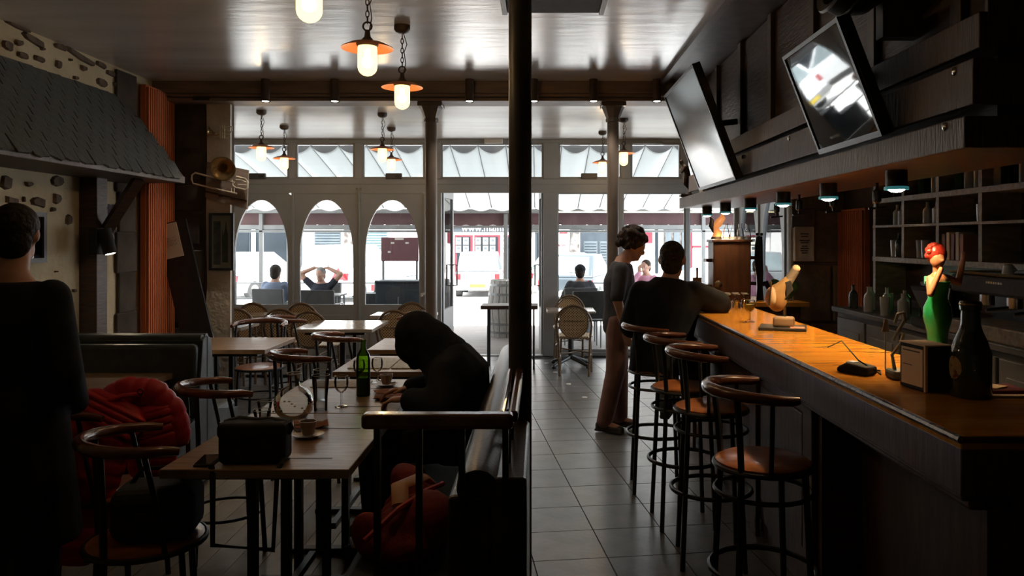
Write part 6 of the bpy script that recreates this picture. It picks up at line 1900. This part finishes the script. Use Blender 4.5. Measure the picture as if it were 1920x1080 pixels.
def hair_short(b, hed, hs, fc, hu, Rh, nek, che):
    b.ell(hed + hu * .038 - fc * .014, (.083, .098, .090), 20, 12, Rh)
    b.ell(hed - fc * .045 - hu * .025, (.072, .055, .075), 14, 10, Rh)
def hair_curly(b, hed, hs, fc, hu, Rh, nek, che):
    rnd = random.Random(4)
    b.ell(hed + hu * .045 - fc * .03, (.10, .115, .10), 18, 12, Rh)
    for q in range(90):
        a = rnd.uniform(0, 2 * math.pi); e = rnd.uniform(-.7, 1.4)
        v = hs * math.cos(a) * math.cos(e) * .108 + fc * math.sin(a) * math.cos(e) * .122 + hu * math.sin(e) * .118
        if v.dot(fc) > .04 and v.dot(hu) < .045: continue
        b.ell(hed + hu * .04 - fc * .03 + v, rnd.uniform(.018, .030), 8, 6)
def hair_hooded(b, hed, hs, fc, hu, Rh, nek, che):
    b.ell(hed + hu * .030 - fc * .012, (.102, .118, .112), 20, 12, Rh)
    b.ell(hed - hu * .02 + fc * .035, (.090, .10, .10), 16, 12, Rh)
    b.cap(hed + hu * .0 - fc * .03, .11, nek + (nek - che).normalized() * .02, .12)
    b.cap(nek, .12, che.lerp(nek, .55), .14)
    b.cap(hed - hu * .03 + fc * .06, .06, hed - hu * .10 + fc * .08, .035)

def coat_long(z):
    def f(b, g, pel, che, psd):
        up = Vector((0, 0, 1))
        fv = up.cross(psd).normalized()
        rs = []
        for q in range(6):
            zz = pel.z + .12 + (z - pel.z - .12) * q / 5
            c_ = Vector((pel.x, pel.y, zz))
            rs.append((c_, psd * (.20 + .012 * q), fv * (.145 + .012 * q)))
        b.loft(rs)
    return f

# --- standing person in black at the far left
person('person in black clothes standing with their back to the room beside the booth', (-2.06, 3.0, 0),
       dict(pel=(-2.06, 3.02, .90), che=(-2.06, 3.02, 1.27), nek=(-2.06, 3.02, 1.475), hed=(-2.06, 3.05, 1.615), face=(-.25, .95, -.05), headup=(0, 0, 1),
            shl=(-2.26, 3.02, 1.40), shr=(-1.865, 3.02, 1.40), ell=(-2.33, 3.0, 1.10), elr=(-1.83, 2.98, 1.08), hal=(-2.22, 3.2, .98), har=(-1.90, 3.17, .93),
            hdl=(.8, .5, -.2), hdr=(-.8, .5, -.3), nl=(0, 0, -1), nr=(0, 0, -1),
            knl=(-2.16, 3.03, .48), knr=(-1.96, 3.03, .48), anl=(-2.16, 3.0, .08), anr=(-1.95, 3.0, .08), toel=(-.1, 1, 0), toer=(.1, 1, 0)),
       'cloth_black', 'cloth_black', 'hair_dark', hair_short, coat=coat_long(.42), loose=.022, tscale=1.02)

# --- hunched guest on the leather bench
person('hunched guest in a dark hooded coat bent over the long table', (-.42, 4.0, .46),
       dict(pel=(-.40, 4.0, .575), che=(-.42, 4.0, .90), nek=(-.535, 4.0, 1.045), hed=(-.625, 4.0, 1.085), face=(-.85, -.05, -.52), headup=(-.5, 0, .85), pside=(0, 1, 0),
            shl=(-.475, 3.80, .955), shr=(-.475, 4.20, .955), ell=(-.46, 3.735, .78), elr=(-.50, 4.25, .80), hal=(-.655, 3.83, .805), har=(-.70, 4.10, .80),
            hdl=(-1, .25, -.05), hdr=(-1, -.3, 0), nl=(0, 0, -1), nr=(0, -.3, -1), tl=(0, 1, 0), tr=(0, -1, 0),
            knl=(-.83, 3.88, .53), knr=(-.83, 4.12, .53), anl=(-.80, 3.86, .09), anr=(-.84, 4.14, .09), toel=(-1, 0, 0), toer=(-1, 0, 0)),
       'cloth_navy', 'cloth_black', 'cloth_navy', hair_hooded, loose=.045, tscale=1.05, sleeve=.92, vox=.008, curl=(.75, .7))

# --- waiter standing behind the stools
person('curly-haired waiter in dark shirt and brown trousers standing by the column', (.66, 6.45, 0),
       dict(pel=(.66, 6.48, .91), che=(.675, 6.48, 1.24), nek=(.71, 6.48, 1.445), hed=(.795, 6.48, 1.535), face=(.92, -.12, -.38), headup=(.35, 0, .93), pside=(0, -1, 0),
            shl=(.68, 6.67, 1.375), shr=(.68, 6.295, 1.375), ell=(.66, 6.70, 1.12), elr=(.635, 6.265, 1.115), hal=(.80, 6.66, .95), har=(.70, 6.27, .865),
            hdl=(.8, -.3, -.3), hdr=(.25, .1, -1), nl=(0, -.5, -1), nr=(.2, 1, .1), tl=(0, 0, 1), tr=(1, 0, 0),
            knl=(.68, 6.56, .50), knr=(.635, 6.40, .50), anl=(.69, 6.58, .085), anr=(.545, 6.40, .085), toel=(.9, -.5, 0), toer=(.85, -.55, 0)),
       'cloth_grey', 'trouser_brown', 'hair_brown', hair_curly, sleeve=.46, vox=.008, loose=.014, head_s=1.0, curl=(.4, .45))

# --- man in dark jacket at the bar
def coat_sit(b, g, pel, che, psd):
    rs = []
    for q in range(5):
        c_ = pel + Vector((0, -.03, .10 - .055 * q))
        rs.append((c_, psd * (.20 + .006 * q), Vector((0, .15 + .006 * q, 0))))
    b.loft(rs)
person('man in a bulky dark jacket sitting on a bar stool with his back turned', (.80, 5.0, .777),
       dict(pel=(.80, 5.0, .875), che=(.83, 5.02, 1.17), nek=(.855, 5.03, 1.345), hed=(.872, 5.05, 1.462), face=(.3, .95, -.05), headup=(0, 0, 1), pside=(1, 0, 0),
            shl=(.635, 5.02, 1.275), shr=(1.045, 5.02, 1.275), ell=(.62, 5.12, 1.03), elr=(1.17, 5.06, 1.175), hal=(.86, 5.27, 1.08), har=(1.13, 5.33, 1.165),
            hdl=(.8, .5, .3), hdr=(-.5, .9, 0), nl=(0, 0, -1), nr=(0, 0, -1), tl=(0, 1, 0), tr=(-1, 0, 0),
            knl=(.90, 5.38, .80), knr=(1.09, 5.28, .80), anl=(.87, 5.28, .46), anr=(1.02, 5.22, .46), toel=(.3, .9, 0), toer=(.6, .8, 0)),
       'cloth_black', 'jean_grey', 'hair_dark', hair_short, loose=.04, tscale=1.05, coat=coat_sit, vox=.009, collar=True, head_s=1.08)

# --- people outside (seated)
def seated(x, y, face, lab, top, hair, hfn, arms='rest', hz=1.06, **kw):
    f = Vector(face).normalized(); sd_ = Vector((f.y, -f.x, 0))          # right-hand side
    o = Vector((x, y, 0))
    z0 = hz - 1.06
    def q(fw, sdw, z): return o + f * fw + sd_ * sdw + Vector((0, 0, z))
    J = dict(pel=q(0, 0, .54 + z0 * .2), che=q(-.03, 0, .82 + z0), nek=q(-.02, 0, .985 + z0), hed=q(.0, 0, 1.09 + z0), face=tuple(f + Vector((0, 0, -.05))), headup=(0, 0, 1), pside=tuple(sd_),
             shl=q(-.02, -.185, .925 + z0), shr=q(-.02, .185, .925 + z0), knl=q(.42, -.12, .50), knr=q(.42, .12, .50), anl=q(.44, -.12, .085), anr=q(.44, .12, .085), toel=tuple(f), toer=tuple(f))
    if arms == 'head':
        J.update(ell=q(.02, -.36, 1.10 + z0), elr=q(.02, .36, 1.10 + z0), hal=q(-.02, -.12, 1.20 + z0), har=q(-.02, .12, 1.20 + z0), hdl=tuple(sd_ - f * .1), hdr=tuple(-sd_ - f * .1), nl=(0, 0, -1), nr=(0, 0, -1), tl=tuple(-f), tr=tuple(-f))
    elif arms == 'face':
        J.update(ell=q(.12, -.2, .72 + z0), elr=q(.2, .2, .78 + z0), hal=q(.3, -.1, .74), har=q(.12, .06, .98 + z0), hdl=tuple(f), hdr=(0, 0, 1), nl=(0, 0, -1), nr=tuple(-f), tl=tuple(sd_), tr=tuple(-sd_))
    else:
        J.update(ell=q(.06, -.24, .70 + z0), elr=q(.06, .24, .70 + z0), hal=q(.28, -.16, .73), har=q(.28, .16, .73), hdl=tuple(f), hdr=tuple(f), nl=(0, 0, -1), nr=(0, 0, -1), tl=tuple(sd_), tr=tuple(-sd_))
    return person(lab, (x, y, .455), J, top, 'jean_grey', hair, hfn, vox=.013, **kw)
M['hair_grey'] = mat('hair_grey', (.16, .15, .14), .6, col2=(.26, .25, .24), scale=40, bump=.5)
M['shirt_blue'] = mat('shirt_blue', (.14, .18, .26), .85, col2=(.19, .23, .32), scale=9, bump=.2, bscale=8)
M['shirt_pink'] = mat('shirt_pink', (.50, .22, .30), .85, col2=(.6, .30, .38), scale=9, bump=.2, bscale=8)
seated(-3.95, 11.62, (.15, 1, 0), 'person in blue grey with short hair sitting on the terrace with back turned', 'shirt_blue', 'hair_dark', hair_short, hz=1.06, loose=.02)
seated(-3.60, 12.77, (-.15, -1, 0), 'grey-haired man in dark T-shirt sitting on the terrace with raised arms', 'cloth_navy', 'hair_grey', hair_short, 'head', hz=.98, sleeve=.25, curl=(.3, .3))
seated(.635, 11.85, (.05, 1, 0), 'man in a dark cap and sweater sitting on the terrace with back turned', 'cloth_grey', 'hair_dark', hair_short, hz=1.06, cap='cloth_black', loose=.02)
seated(1.80, 13.0, (-.6, -.8, 0), 'person in a pink shirt sitting on the terrace with a hand at the face', 'shirt_pink', 'hair_brown', hair_short, 'face', hz=1.10)
